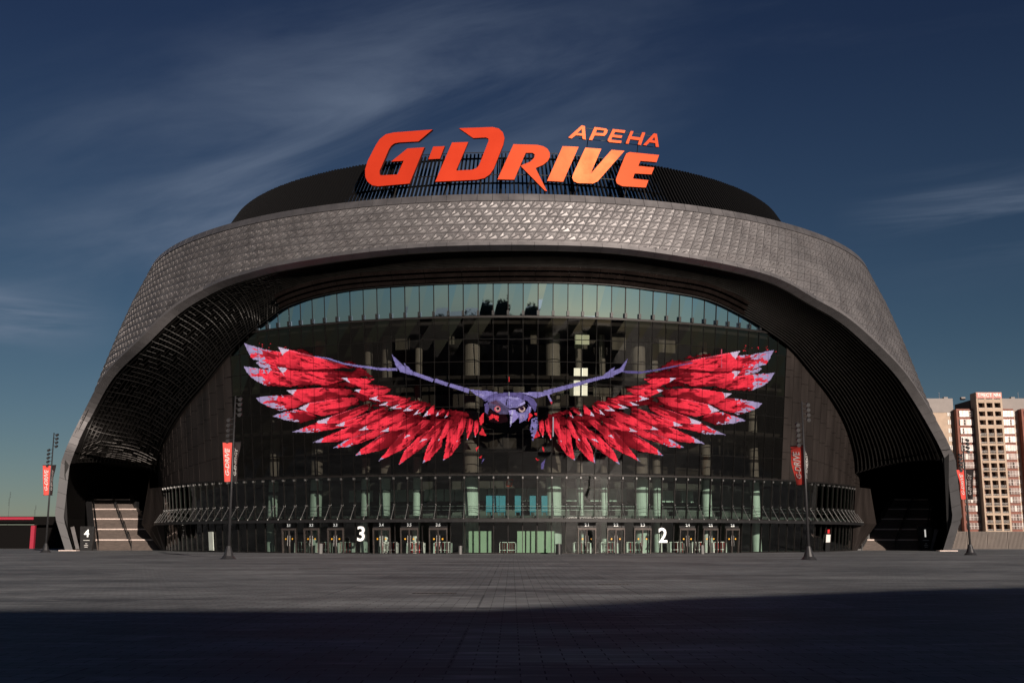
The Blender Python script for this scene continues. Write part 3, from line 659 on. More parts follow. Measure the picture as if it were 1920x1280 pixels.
for x, yt, x2 in ((745, 345, 735), (845, 332, 830), (905, 290, 900), (995, 335, 985), (1085, 340, 1075), (1175, 350, 1168), (1205, 345, 1215)):
    a = sgn_pt(x, yt); q = hit(x2, yt+22, lambda h: RS-.4); q.z = 37.2; b.tube([a, q], .07, 5)
railpx([(1102, 263), (1098, 300)], .05); railpx([(1196, 272), (1193, 300)], .05); railpx([(1090, 240), (1160, 246), (1225, 256)], .035); railpx([(1085, 260), (1150, 266), (1225, 276)], .035)
b.build('sign_frame', 'frame', SG)
# ------------------------------------------------------------------ media screen: a red winged bird of prey made of lit pixels
CW, CH = .065, .065
TA, TB, HA, HB = -R(40), R(40), 8.6, 23.6
nx = int((TB-TA)*50/CW); nh_ = int((HB-HA)/CH)
tt = (np.arange(nx)+.5)/nx*(TB-TA)+TA; hh = (np.arange(nh_)+.5)/nh_*(HB-HA)+HA
TT, HH = np.meshgrid(tt, hh); RR = 48.4+.105*HH+.1
WX, WY, WZ = CX+RR*np.sin(TT), CY-RR*np.cos(TT), HH-EYE
ff = WY*math.cos(PITCH)+WZ*math.sin(PITCH); uu = -WY*math.sin(PITCH)+WZ*math.cos(PITCH)
PX, PY = 960+F*WX/ff, 640-F*uu/ff
def vnoise(x, y, seed):
    r_ = np.random.RandomState(seed).rand(256, 256); xi = np.floor(x).astype(int); yi = np.floor(y).astype(int); fx = x-xi; fy = y-yi
    fx = fx*fx*(3-2*fx); fy = fy*fy*(3-2*fy); g_ = lambda a, b: r_[a % 256, b % 256]
    return (g_(xi, yi)*(1-fx)+g_(xi+1, yi)*fx)*(1-fy)+(g_(xi, yi+1)*(1-fx)+g_(xi+1, yi+1)*fx)*fy
def fbm(x, y, seed, o=3): return sum(vnoise(x*2**k, y*2**k, seed+k)/2**k for k in range(o))/sum(1/2**k for k in range(o))
NA = fbm(PX/5, PY/4, 1); NBn = fbm(PX/14, PY/9, 9); NC = fbm(PX/2.6, PY/2.2, 21, 2)
COL = np.zeros(PX.shape+(3,)); LIT = np.zeros(PX.shape, bool)
def inside(poly, X, Y):
    m = np.zeros(X.shape, bool); x0 = min(p[0] for p in poly)-2; x1 = max(p[0] for p in poly)+2; y0 = min(p[1] for p in poly)-2; y1 = max(p[1] for p in poly)+2
    bb = (X > x0) & (X < x1) & (Y > y0) & (Y < y1); xs = X[bb]; ys = Y[bb]; c = np.zeros(xs.shape, bool); n = len(poly)
    for i in range(n):
        (ax, ay), (bx, by) = poly[i], poly[(i+1) % n]
        if ay == by: continue
        c ^= ((ay > ys) != (by > ys)) & (xs < (bx-ax)*(ys-ay)/(by-ay)+ax)
    m[bb] = c; return m
RED = np.array([1.05, .045, .075]); LIL = np.array([.36, .29, .50]); WHT = np.array([.60, .47, .60]); DRK = np.array([.10, .006, .01])
def feather(poly, tip_len, base_fade=1.0, rough=1.0, mirror=False, seed=0):
    X, Y = PX+(NC-.5)*2.2*rough, PY+(NA-.5)*2.2*rough
    if mirror: X = 1909-X; Y = Y-12*np.clip((620-X)/160, 0, 1)
    m = inside(poly, X, Y); xs, ys = X[m], Y[m]; tip = np.array(poly[0]); P = np.array(poly); d = np.hypot(P[:, 0]-tip[0], P[:, 1]-tip[1]); far = P[d.argmax()]; Ln = d.max()
    ax = (far-tip)/Ln; u = (xs-tip[0])*ax[0]+(ys-tip[1])*ax[1]; v = -(xs-tip[0])*ax[1]+(ys-tip[1])*ax[0]
    vs = -(P[:, 0]-tip[0])*ax[1]+(P[:, 1]-tip[1])*ax[0]; vn = (v-vs.min())/(np.ptp(vs)+1e-6)
    uf = u/Ln; na, nb, nc = NA[m], NBn[m], NC[m]
    g1 = fbm(u/11, v/2.4, 31+seed, 3); g2 = fbm(u/26, v/7, 61+seed, 2)
    sh = 1.0-.5*np.clip((vn-.55)/.45, 0, 1)**1.5; sh = sh*(.8+.4*nb)*(.85+.3*nc)
    sh = sh*(1-.85*np.clip((.43-g1)/.14, 0, 1)*np.clip((uf-.10)/.2, 0, 1)*np.clip((g2-.30)/.2, 0, 1))
    sh = sh*(1-.75*np.clip((.46-g2)/.10, 0, 1)*np.clip((uf-.18)/.2, 0, 1)); sh = sh*(1-.93*np.clip((uf-.55)/.42, 0, 1)**1.4*base_fade)
    fade = (uf > .8) & (nc < (uf-.8)*3.2*base_fade)
    c = RED*np.clip(sh, .02, 1.1)[:, None]; ed = np.clip(1-vn/.09, 0, 1)*np.clip((.8-uf)/.3, 0, 1); c = c+np.array([.25, .10, .14])*(ed*(.4+nc))[:, None]
    tip_len = tip_len*1.45; th_ = tip_len*((.62+1.1*np.abs(vn-.42))+(na-.5)*1.1*rough); tipm = (u < th_) & ~((g1 < .42) & (rough > .5) & (u > .3*tip_len))
    lc = LIL[None]*(1-.5*np.clip(u/max(tip_len, 1), 0, 1))[:, None]+WHT[None]*(.5*np.clip(u/max(tip_len, 1), 0, 1))[:, None]+.0
    if rough < .5: lc = WHT[None]*np.ones((len(u), 1))*1.15
    c[tipm] = (lc*(.8+.4*na[:, None]))[tipm]
    idx = np.where(m); keep = ~fade; COL[idx[0][keep], idx[1][keep]] = c[keep]; LIT[idx[0][keep], idx[1][keep]] = True
zf = lambda o, s: (lambda P: [(o[0]+x/s, o[1]+y/s) for x, y in P])
A3 = zf((440, 630), 6.4); A4 = zf((640, 680), 6.1); A2 = zf((420, 620), 3.4286)
wing = [
 (A3([(115, 85), (380, 165), (550, 190), (700, 260), (900, 330), (740, 420), (420, 405), (310, 370), (255, 320), (300, 300), (215, 275), (165, 200)]), 40, 1),
 (A3([(105, 362), (330, 395), (520, 425), (700, 470), (900, 560), (640, 610), (370, 590), (230, 520), (150, 440)]), 30, 1),
 (A3([(255, 740), (330, 725), (500, 710), (700, 700), (900, 760), (760, 850), (550, 895), (420, 850), (300, 790)]), 33, 1),
 (A3([(455, 960), (560, 920), (720, 880), (900, 900), (1010, 980), (800, 1040), (620, 1010)]), 28, 1),
 (A3([(690, 1150), (860, 1085), (1000, 1030), (1220, 1060), (1400, 1060), (1320, 1090), (950, 1155)]), 26, 1),
 (A2([(572, 718), (640, 685), (790, 620), (950, 590), (940, 650), (880, 690), (720, 714)]), 17, 1),
 (A2([(703, 752), (780, 705), (950, 640), (1100, 600), (1040, 650), (960, 690), (800, 745)]), 20, 1),
 (A2([(843, 802), (880, 760), (1010, 670), (1160, 610), (1130, 690), (1080, 740), (1000, 770)]), 9, 1),
 (A2([(990, 838), (1040, 780), (1140, 660), (1250, 590), (1230, 680), (1180, 745), (1060, 805)]), 9, 1),
 (A2([(1120, 863), (1160, 770), (1250, 680), (1350, 610), (1330, 690), (1290, 740), (1180, 820)]), 9, 1),
 (A2([(1278, 850), (1300, 760), (1340, 680), (1410, 600), (1400, 740), (1320, 830)]), 6, 1),
 (A2([(1408, 832), (1425, 740), (1440, 640), (1510, 600), (1520, 720), (1460, 800)]), 4, 1),
 (A3([(520, 130), (620, 155), (1000, 255), (1300, 340), (1450, 380), (820, 400), (620, 380), (575, 230)]), 13, .3),
 (A3([(515, 372), (600, 378), (660, 410), (1200, 440), (1400, 500), (1100, 590), (700, 570), (610, 490)]), 13, .3),
 (A3([(620, 650), (700, 645), (1000, 620), (1450, 640), (1280, 760), (950, 800), (820, 790), (720, 720)]), 13, .3),
 (A3([(765, 865), (900, 800), (1300, 740), (1550, 730), (1300, 900), (1050, 960), (860, 900)]), 15, .3),
 (A3([(985, 1020), (1100, 985), (1650, 790), (1600, 880), (1300, 1050), (1000, 1045)]), 18, .3),
 (A3([(1210, 1075), (1300, 1030), (1850, 830), (1820, 990), (1550, 1100), (1330, 1082)]), 13, .3),
 (A4([(200, 770), (280, 725), (640, 555), (780, 560), (700, 680), (380, 762)]), 14, .3),
 (A4([(445, 790), (540, 740), (760, 630), (900, 620), (760, 760)]), 16, .3),
 (A4([(710, 865), (760, 810), (930, 650), (1040, 650), (870, 800)]), 9, .3),
 (A4([(890, 910), (940, 860), (1080, 680), (1200, 650), (1060, 840)]), 10, .3),
 (A4([(1105, 890), (1150, 800), (1230, 620), (1290, 660), (1190, 850)]), 3, .3),
 (A4([(1320, 905), (1330, 780), (1350, 610), (1440, 620), (1400, 780)]), 2, .3),
 (A4([(5, 175), (100, 172), (380, 185), (300, 240), (560, 280), (250, 295), (120, 240)]), 12, .3),
 (A4([(145, 312), (210, 305), (420, 290), (600, 295), (420, 400), (300, 385)]), 9, .3),
 (A4([(318, 410), (420, 380), (560, 365), (760, 400), (560, 450), (440, 440)]), 14, .3),
 (A4([(430, 485), (520, 450), (820, 390), (720, 470), (550, 490)]), 13, .3),
 (A4([(545, 520), (640, 480), (900, 430), (790, 500), (650, 525)]), 14, .3),
 (A4([(700, 552), (800, 485), (960, 455), (890, 520), (800, 545)]), 12, .3),
 (A4([(818, 600), (880, 540), (980, 470), (940, 560)]), 10, .3),
 (A4([(935, 615), (985, 550), (1070, 470), (1060, 580)]), 9, .3),
 (A4([(1075, 612), (1110, 560), (1170, 510), (1190, 560)]), 6, .3),
 (A4([(1180, 630), (1230, 540), (1240, 570), (1215, 610)]), 5, .3),
 (A4([(1285, 600), (1320, 560), (1340, 565)]), 1, .3),
 (A4([(1440, 880), (1430, 760), (1440, 640), (1500, 620), (1510, 740)]), 2, .3), (A4([(1530, 850), (1510, 740), (1530, 640), (1580, 650), (1570, 770)]), 2, .3)]
def paint(poly, col, nz=.35, rough=.6, fill=1.0):
    m = inside(poly, PX+(NC-.5)*2*rough, PY+(NA-.5)*2*rough)
    if fill < 1: m &= NC < fill
    COL[m] = np.array(col)[None]*(1-nz+2*nz*NA[m][:, None]); LIT[m] = True
BK = (.0012, .0012, .0014)
paint([(905, 745), (985, 735), (1003, 750), (1000, 785), (978, 806), (952, 812), (926, 806), (908, 790)], BK, 0, 2)
def smoke(poly, mirror):
    X = 1909-PX if mirror else PX; Y = PY-12*np.clip((620-X)/160, 0, 1) if mirror else PY
    m = inside(poly, X+(NBn-.5)*16, Y+(NA-.5)*9); q = np.clip((fbm(PX/22, PY/9, 91)-.32)*2.2, 0, 1)*.20*(.6+.8*NC)
    m &= q > .05; COL[m] = RED[None]*q[m][:, None]; LIT[m] = True
for mir in (False, True):
    smoke([(640, 706), (700, 722), (760, 745), (830, 764), (880, 776), (878, 800), (820, 818), (720, 818), (620, 785), (560, 755), (560, 720)], mir); smoke([(560, 655), (660, 680), (700, 705), (640, 745), (520, 700), (500, 670)], mir)
for mir in (False, True):
    for i, (p, tl, rg) in enumerate(wing): feather(p, tl, 1.0, rg, mir, i)
def stroke(pts, w0, w1, col, nz=.3):
    n = len(pts)
    for i in range(n-1):
        (ax, ay), (bx, by) = pts[i], pts[i+1]; dx, dy = bx-ax, by-ay; q = math.hypot(dx, dy); nxn, nyn = -dy/q, dx/q; wa = w0+(w1-w0)*i/(n-1); wb = w0+(w1-w0)*(i+1)/(n-1)
        paint([(ax+nxn*wa, ay+nyn*wa), (bx+nxn*wb, by+nyn*wb), (bx-nxn*wb, by-nyn*wb), (ax-nxn*wa, ay-nyn*wa)], col, nz, .3)
BL = (.22, .185, .42); BL2 = (.12, .095, .25)
A5 = zf((1020, 680), 6.1); AH = zf((880, 680), 5.82)
stroke([(590, 668), (615, 672)]+A4([(30, 10), (200, 38), (450, 72), (640, 75)]), .8, 2.6, BL)
stroke(A4([(820, 118), (1050, 202)]), 3.1, 3.4, BL); stroke(A4([(1068, 198), (1218, 250)]), 3.5, 3.3, BL); stroke(A4([(1236, 252), (1460, 322)]), 3.3, 4.2, BL)
paint(A2([(1078, 152), (1165, 232), (1155, 205), (1215, 262), (1210, 285), (1135, 265), (1105, 225)]), BL)
stroke(A5([(0, 345), (330, 260)]), 4.2, 3.6, BL); stroke(A5([(335, 258), (480, 215), (640, 172), (790, 145)]), 3.6, 2.6, BL); stroke(A5([(905, 100), (1100, 112), (1300, 80), (1500, 38), (1700, 0)]), 2.2, .9, BL2)
paint(A5([(960, -50), (905, 100), (780, 152), (640, 182), (700, 120), (815, 42), (790, 90), (870, 60)]), BL)
paint(AH([(0, 290), (150, 302), (330, 325), (230, 352), (165, 402), (60, 345)]), BL); paint(AH([(560, 328), (700, 318), (870, 318), (1000, 290), (880, 345), (730, 385), (640, 352)]), BL)
paint(AH([(160, 410), (220, 352), (400, 322), (560, 322), (700, 390), (740, 450), (720, 540), (640, 420), (500, 362), (300, 385), (200, 440)]), BL2, .4)
paint([(x, y) for x, y in AH([(175, 420), (300, 385), (480, 380), (640, 440), (650, 540), (540, 640), (560, 700), (300, 720), (180, 600)])], BK, 0, .3)
paint(AH([(230, 400), (330, 385), (400, 470), (440, 500), (425, 560), (330, 555), (260, 520), (200, 470)]), (.10, .08, .16), .5, .6)
paint(AH([(190, 480), (250, 530), (330, 560), (400, 560), (425, 640), (330, 660), (220, 640), (175, 560)]), (.014, .004, .006), .7, 1)
paint(AH([(190, 430), (240, 385), (330, 365), (400, 372), (400, 440), (350, 428), (290, 405), (220, 430)]), (.17, .14, .33), .35, .4)
paint(AH([(165, 450), (200, 430), (215, 500), (200, 560), (170, 540)]), (.12, .09, .24), .4, .5)
paint(AH([(320, 400), (390, 365), (520, 370), (600, 405), (500, 490), (440, 495), (400, 475), (350, 430)]), BL)
paint(AH([(500, 490), (600, 412), (612, 440), (520, 505)]), (.45, .38, .7)); paint(AH([(215, 430), (290, 408), (352, 470), (262, 452)]), (.10, .05, .09))
paint(AH([(425, 520), (500, 505), (535, 590), (490, 640), (460, 660), (440, 722), (452, 640), (440, 560)]), (.34, .27, .6))
paint(AH([(500, 520), (545, 545), (600, 540), (650, 470), (645, 585), (615, 622), (550, 658), (540, 600)]), BL); paint(AH([(640, 440), (680, 500), (660, 560), (645, 520)]), BL2)
paint(AH([(400, 372), (520, 378), (560, 395), (480, 402)]), (.34, .30, .56)); paint(AH([(465, 520), (478, 520), (470, 600), (455, 680), (445, 650)]), (.5, .45, .66)); paint(AH([(548, 560), (600, 560), (600, 600), (560, 640)]), (.36, .28, .5), .3)
paint(AH([(405, 400), (415, 400), (405, 470), (392, 465)]), BK, 0, 0); paint(AH([(425, 560), (470, 572), (468, 582), (430, 575)]), BK, 0, 0); paint(AH([(580, 325), (690, 335), (640, 345)]), (.42, .36, .62)); paint(AH([(60, 330), (160, 345), (150, 370)]), (.36, .3, .56)); paint(AH([(655, 470), (672, 480), (660, 540), (650, 545)]), (.34, .3, .55))
paint(AH([(850, 350), (870, 350), (908, 430), (890, 445)]), (.3, .25, .5)); paint(AH([(880, 425), (908, 425), (900, 455)]), (.6, .04, .06))
for q_ in range(26):      # fine feather strokes on the brow, cheek and shoulders
    x_, y_ = random.choice([(random.uniform(340, 580), random.uniform(375, 480)), (random.uniform(520, 630), random.uniform(540, 620)), (random.uniform(600, 860), random.uniform(322, 360)), (random.uniform(30, 250), random.uniform(300, 350))])
    dx_, dy_ = random.uniform(-25, 25), random.uniform(8, 30); cc_ = random.choice([(.08, .06, .16), (.42, .38, .60), (.12, .09, .22)])
    m_ = inside(AH([(x_, y_), (x_+5, y_), (x_+dx_+3, y_+dy_), (x_+dx_, y_+dy_)]), PX, PY) & LIT; COL[m_] = np.array(cc_)
def disc(cx, cy, r_, col): paint([(cx+r_*math.cos(a*.5), cy+r_*math.sin(a*.5)) for a in range(13)], col, .05, 0)
disc(880+308/5.82, 680+503/5.82, 6, (.7, .08, .12)); disc(880+309/5.82, 680+502/5.82, 4.6, (.62, .36, .34)); disc(880+312/5.82, 680+497/5.82, 3.1, (.03, .01, .015)); 
disc(880+573/5.82, 680+504/5.82, 6, (.62, .42, .38)); disc(880+576/5.82, 680+500/5.82, 3.6, (.03, .01, .03))
paint(AH([(500, 490), (600, 455), (640, 480), (600, 470), (520, 510)]), (.03, .02, .04), .1)
for P in ([(215, 590), (240, 560), (320, 580), (320, 640), (270, 600), (220, 620)], [(108, 600), (158, 540), (155, 650), (120, 685)], [(105, 775), (140, 705), (188, 800)], [(655, 540), (690, 575), (640, 640)], [(705, 550), (740, 545), (732, 580)], [(720, 780), (740, 725), (772, 800), (705, 822)], [(70, 930), (105, 900), (80, 970)], [(95, 1030), (135, 1012), (130, 1040)], [(715, 1035), (770, 1055), (740, 1065)], [(800, 910), (822, 950), (815, 980), (800, 950)]):
    paint(AH(P), (.85, .035, .05), .4, 1)
paint(AH([(680, 612), (745, 590), (748, 700), (715, 800), (690, 860), (662, 720)]), BL, .5, 1, .62); paint(AH([(780, 1190), (785, 1100), (830, 1050), (805, 1170)]), BL2); paint(AH([(130, 1100), (150, 1040), (165, 1050)]), BL2)
paint([(1036.2, 781), (1037.8, 781), (1037.8, 818), (1036.2, 818)], (.5, .45, .5), 0, 0); paint([(953.4, 706), (954.9, 706), (954.9, 716), (953.4, 716)], (.8, .05, .05), 0, 0); paint([(953.4, 734), (954.9, 734), (954.9, 741), (953.4, 741)], (.5, .5, .55), 0, 0)
paint([(1352.4, 655), (1353.6, 655), (1353.6, 690), (1352.4, 690)], (.6, .1, .15), 0, 0)
for i in range(60):   # sparks round the outer tips
    x = random.uniform(465, 540); y = random.uniform(640, 656)
    if random.random() < .5: x, y = random.uniform(1390, 1455), random.uniform(645, 660)
    if random.random() < .35: paint([(x, y), (x+2, y), (x+1.5, y+1.6)], (.8, .04, .06), 0, 0)
BASE_DARK = inside([(900, 740), (1000, 735), (1010, 800), (985, 830), (910, 830)], PX, PY)
bay = ((TT+TMX)/DB) % 1; lnm = (bay < .035) | (bay > .965); COL[lnm] *= .62; rowl = ((HH-H_LED)/((H_CL-H_LED)/7)) % 1; COL[(rowl < .03)] *= .7; COL[:, ::3] *= .86
ys_, xs_ = np.where(LIT); n = len(ys_); print('lit cells', n)
dT = (TB-TA)/nx; dH = (HB-HA)/nh_
V = np.zeros((n, 4, 3)); 
for k, (a, c) in enumerate(((0, 0), (1, 0), (1, 1), (0, 1))):
    t = TA+(xs_+a)*dT; h = HA+(ys_+c)*dH; r_ = 48.4+.105*h+.1; V[:, k, 0] = CX+r_*np.sin(t); V[:, k, 1] = CY-r_*np.cos(t)-(CY-48.4); V[:, k, 2] = h
me = bpy.data.meshes.new('lit_picture'); me.from_pydata(V.reshape(-1, 3).tolist(), [], [(4*i, 4*i+1, 4*i+2, 4*i+3) for i in range(n)])
ca = me.color_attributes.new('glow', 'FLOAT_COLOR', 'POINT'); cc = np.ones((n*4, 4)); cc[:, :3] = np.repeat(COL[ys_, xs_], 4, axis=0); ca.data.foreach_set('color', cc.ravel())
m = bpy.data.materials.new('led_pixels'); m.use_nodes = True; nn = m.node_tree.nodes; ll = m.node_tree.links; nn.remove(nn['Principled BSDF']); em = nn.new('ShaderNodeEmission'); at = nn.new('ShaderNodeAttribute'); at.attribute_name = 'glow'
LEDM = em; em.inputs[1].default_value = .74; ll.new(at.outputs['Color'], em.inputs[0]); ll.new(em.outputs[0], [x for x in nn if x.type == 'OUTPUT_MATERIAL'][0].inputs[0]); me.materials.append(m)
SCN = empty('media_screen', (0, CY-48.4, 0), 'giant curved LED screen on the arena front showing a red winged bird of prey', 'screen')
o = bpy.data.objects.new('lit_picture', me); sc.collection.objects.link(o); o.parent = SCN
# ------------------------------------------------------------------ stairs at both flanks
def stairs(s, lab):
    x0, x1 = (-54.6, -45.9) if s < 0 else (45.9, 54.6)
    xt0, xt1 = (-60.9, -55.4) if s < 0 else (55.4, 60.9)
    Y0, Y1, Hh = 147.5, 161.0, 7.1
    S = empty('staircase', ((x0+x1)/2, Y0, 0), lab, 'staircase')
    def X(f, q): a = x0+(xt0-x0)*f; c = x1+(xt1-x1)*f; return a+(c-a)*q
    nfl, ns = 5, 9; z = 0
    for fl in range(nfl):
        b = MB()
        for k in range(ns):
            f0 = (fl+k/ns*.8)/nfl; f1 = (fl+(k+1)/ns*.8)/nfl; z0 = 0; z1 = Hh*(fl*(ns+1)+k+1)/(nfl*(ns+1))
            ya, yb = Y0+(Y1-Y0)*f0, Y0+(Y1-Y0)*f1
            b.hexa([(X(f0, 0), ya, 0), (X(f0, 1), ya, 0), (X(f1, 1), yb, 0), (X(f1, 0), yb, 0), (X(f0, 0), ya, z1), (X(f0, 1), ya, z1), (X(f1, 1), yb, z1), (X(f1, 0), yb, z1)])
        b.build('stair_flight', 'concrete', S)
        b = MB(); f0 = (fl+.8)/nfl; f1 = (fl+1)/nfl; zz = Hh*(fl+1)/nfl; ya, yb = Y0+(Y1-Y0)*f0-.12, Y0+(Y1-Y0)*f1-.03
        b.hexa([(X(f0, 0)-.3, ya-.03, zz-.26), (X(f0, 1)+.3, ya-.03, zz-.26), (X(f1, 1)+.3, yb, zz-.26), (X(f1, 0)-.3, yb, zz-.26), (X(f0, 0)-.3, ya-.03, zz+.01), (X(f0, 1)+.3, ya-.03, zz+.01), (X(f1, 1)+.3, yb, zz+.01), (X(f1, 0)-.3, yb, zz+.01)])
        b.build('landing', 'nosing', S)
    for q in (.02, .52, .98):
        b = MB(); pts = []
        for fl in range(nfl):
            for f, z in ((fl/nfl, Hh*fl/nfl), ((fl+.8)/nfl, Hh*(fl+1)/nfl)): pts.append(Vector((X(f, q), Y0+(Y1-Y0)*f, z+1.0)))
        b.tube(pts, .05, 5); b.tube([p-Vector((0, 0, .45)) for p in pts], .03, 4)
        for p in pts: b.tube([p, p-Vector((0, 0, 1))], .04, 4)
        for a, c in zip(pts, pts[1:]):
            for k in range(1, 6):
                p = a.lerp(c, k/6); b.tube([p, p-Vector((0, 0, .95))], .018, 4)
        b.build('handrail', 'black', S, fix=False)
    for q in (0, 1):     # curved side walls
        b = MB(); e = (-.45 if q == 0 else .45)
        for k in range(14):
            f0, f1 = k/14, (k+1)/14; ya, yb = Y0+(Y1-Y0)*f0-.2, Y0+(Y1-Y0)*f1-.2; hA, hB = .2+Hh*f0*1.12, .2+Hh*f1*1.12
            xa, xb = X(f0, q), X(f1, q)
            p = sorted
            b.hexa([(xa, ya, 0), (xa+e, ya, 0), (xb+e, yb, 0), (xb, yb, 0), (xa, ya, hA), (xa+e*2, ya, hA), (xb+e*2, yb, hB), (xb, yb, hB)])
        b.build('stair_wall', 'black', S)
    return S
stairs(-1, 'broad sunlit brown staircase with pale landings under the arch beside number 4')
stairs(1, 'dark shadowed staircase under the arch beside number 1')
# number pylons 4 and 1
for s, px, num_, lab in ((-1, 161, '4', 'black gate pylon with a lit number 4 at the foot of the stairs'), (1, 1737, '1', 'black gate pylon with a lit number 1 at the foot of the dark stairs')):
    P = ground_at(px, 1030.5); P = Vector((P.x*146/P.y, 146, 0)); Pn = empty('gate_pylon', P, lab, 'pylon'); b = MB()
    b.hexa([(P.x-.75, 146, 0), (P.x+.75, 146, 0), (P.x+.75, 146.5, 0), (P.x-.75, 146.5, 0), (P.x-.95, 146, 3.1), (P.x+.95, 146, 3.1), (P.x+.95, 146.5, 3.1), (P.x-.95, 146.5, 3.1)]); b.build('slab', 'black', Pn)
    b = MB(); me = text_me(num_, 1.35, .03, 0, .02); b.add_mesh(me, Matrix(((1, 0, 0, P.x-.02), (0, 0, 1, P.y-.03), (0, 1, 0, 2.15), (0, 0, 0, 1)))); b.build('number', 'lamp', Pn)
    b = MB()
    for z, wq in ((1.28, .42), (.85, .12), (.62, .26), (.42, .2)):
        b.box(P.x-wq, P.x+wq, P.y-.04, P.y-.005, z, z+.05)
    b.build('text_lines', 'white', Pn)
# raking braces beside the legs
for s, x0, x1, x2 in ((-1, 134, 139, 150), (1, 1747, 1757, 1738)):
    b = MB(); Y = 145.0
    if s < 0: pts = [(132, 988), (139, 986), (149, 1029), (142, 1029)]
    else: pts = [(1752, 991), (1760, 992), (1748, 1031), (1744, 1030)]
    b.prism([pts], lambda x, y, d: at_y(x, y, Y+d), 0, .5); b.build('raking_brace', 'fascia', A)
# ------------------------------------------------------------------ light poles with two flags
def light_pole(px, gy, top_py, lab, flag=True, prev=None, rz=0, kr=1, dark=False):
    P = ground_at(px, gy); Ht = at_y(px, top_py, P.y).z
    o = empty('light_pole', P, lab, 'light pole', 'tall flag light poles round the plaza', 0)
    b = MB(); b.tube([P, P+Vector((0, 0, Ht))], .12, 10, r2=.055); b.build('pole', 'pole', o, smooth=True)
    b = MB(); b.tube([P, P+Vector((0, 0, .25)), P+Vector((0, 0, 1.0))], .62, 14, r2=.16); b.build('base', 'pole', o)
    for k in range(9):
        z = Ht-.25-k*.42*(Ht/13); sgn = (1 if k < 4 else -1)*kr; r_ = .13
        b = MB(); c = P+Vector((sgn*.42, -.05, z)); b.tube([P+Vector((0, 0, z+.1)), c], .03, 5); b.tube([c+Vector((0, .16, .05)), c+Vector((0, -.12, -.05))], r_, 10); b.tube([c+Vector((0, -.12, -.05)), c+Vector((0, -.2, -.07))], r_*1.15, 10)
        b.build('spotlight', 'pole', o)
    return o, P, Ht
def flag(o, P, z0, z1, ang, wid, col, txt, tcol, fl=1):
    # cloth panel from the pole outward at angle ang (0 = +x), bulging a little
    d = Vector((math.cos(ang), math.sin(ang), 0)); nrm = Vector((math.sin(ang), -math.cos(ang), 0)); 
    if nrm.y > 0: nrm = -nrm
    b = MB(); nu, nv = 8, 14
    def Q(u, v, off=0):
        w_ = wid*(1-.38*(1-v)); bl = .12*math.sin(math.pi*v)*(u**1.3)*wid+.05*math.sin(v*9+u*3)*u
        return P+d*(.1+w_*u)+Vector((0, 0, z0+(z1-z0)*v))+nrm*(bl+off)
    for i in range(nu):
        for j in range(nv): b.quad(Q(i/nu, j/nv), Q((i+1)/nu, j/nv), Q((i+1)/nu, (j+1)/nv), Q(i/nu, (j+1)/nv))
    fo = b.build('flag', col, o, smooth=True, fix=False)
    b = MB(); a = P+Vector((0, 0, z1)); b.tube([a, a+d*(wid+.12)], .03, 5); a = P+Vector((0, 0, z0)); b.tube([a, a+d*(wid*.8)], .025, 5); b.build('flag_arm', 'pole', o)
    me = text_me(txt, wid*.60, .004, .25, .012); b = MB(); k = len(me.vertices)
    hl = (z1-z0); mx_ = max(v.co.x for v in me.vertices)-min(v.co.x for v in me.vertices)
    sc_ = .70*hl/mx_
    base = len(b.v)
    for v in me.vertices:      # text runs upwards along the cloth
        vv = .48+v.co.x*sc_/hl; un = .5-(v.co.y*1.25)/wid*(1 if d.x > 0 else -1)
        b.v.append(tuple(Q(min(max(un, .02), .98), vv, .035)))
    for p in me.polygons: b.f.append(tuple(p.vertices)); b.m.append(0)
    b.build('flag_text', tcol, fo, fix=False)
specs = [
 (428, 1047.5, 742, 829, 903, 'tall black light pole with flags standing before the left part of the glass front', R(195), R(-28), .72),
 (1517, 1049, 752, 834, 908, 'tall black light pole with flags before the right part of the glass front', R(126), R(68), 1.2),
 (85, 1035, 811, 872, 928, 'tall black light pole with flags standing beside the sunlit arch leg, against the sky', R(196), R(-36), .85),
 (1820, 1040, 820, 880, 936, 'tall black light pole with flags in front of the apartment tower and fence', R(200), R(-40), .85)]
for px, gy, tp, f1, f0, lab, aL, aR, wd in specs:
    o, P, Ht = light_pole(px, gy, tp, lab)
    z1 = at_y(px, f1, P.y).z; z0 = at_y(px, f0, P.y).z
    flag(o, P, z0, z1, aL, wd, 'flagred', 'G-DRIVE', 'white'); flag(o, P, z0, z1, aR, wd*.9, 'flagblack', 'G-ENERGY', 'white')
for px, gy, tp, lab in ((12, 1013, 922, 'small distant light pole behind the low dark building, leftmost in the picture'), (62, 1012.5, 947, 'short distant light pole just above the red striped low building'), (1908, 1013, 935, 'distant light pole before the red balcony stack at the far right')):
    light_pole(px, gy, tp, lab)
# bins and bollards
def bin_(px, gy, w_, h_, m_, lab):
    P = ground_at(px, gy); b = MB(); b.tube([P, P+Vector((0, 0, h_*.9))], w_, 14); b.tube([P+Vector((0, 0, h_*.9)), P+Vector((0, 0, h_))], w_*1.12, 14); b.tube([P+Vector((0, 0, h_)), P+Vector((0, 0, h_+.04))], w_*.6, 14)
    tag(b.build('litter_bin', m_), lab, 'litter bin')
bin_(601, 1037.5, .22, 1.0, 'binsteel', 'slim grey metal bin beside door 3.2, on the left half of the front')
bin_(863, 1038.5, .18, .8, 'binsteel', 'slim grey metal bin right of door 3.6')
bin_(1048, 1038.5, .32, 1.0, 'black', 'black litter bin left of door 2.1')
bin_(1317, 1038, .2, .85, 'binsteel', 'short grey metal bollard bin standing just right of door 2.4')
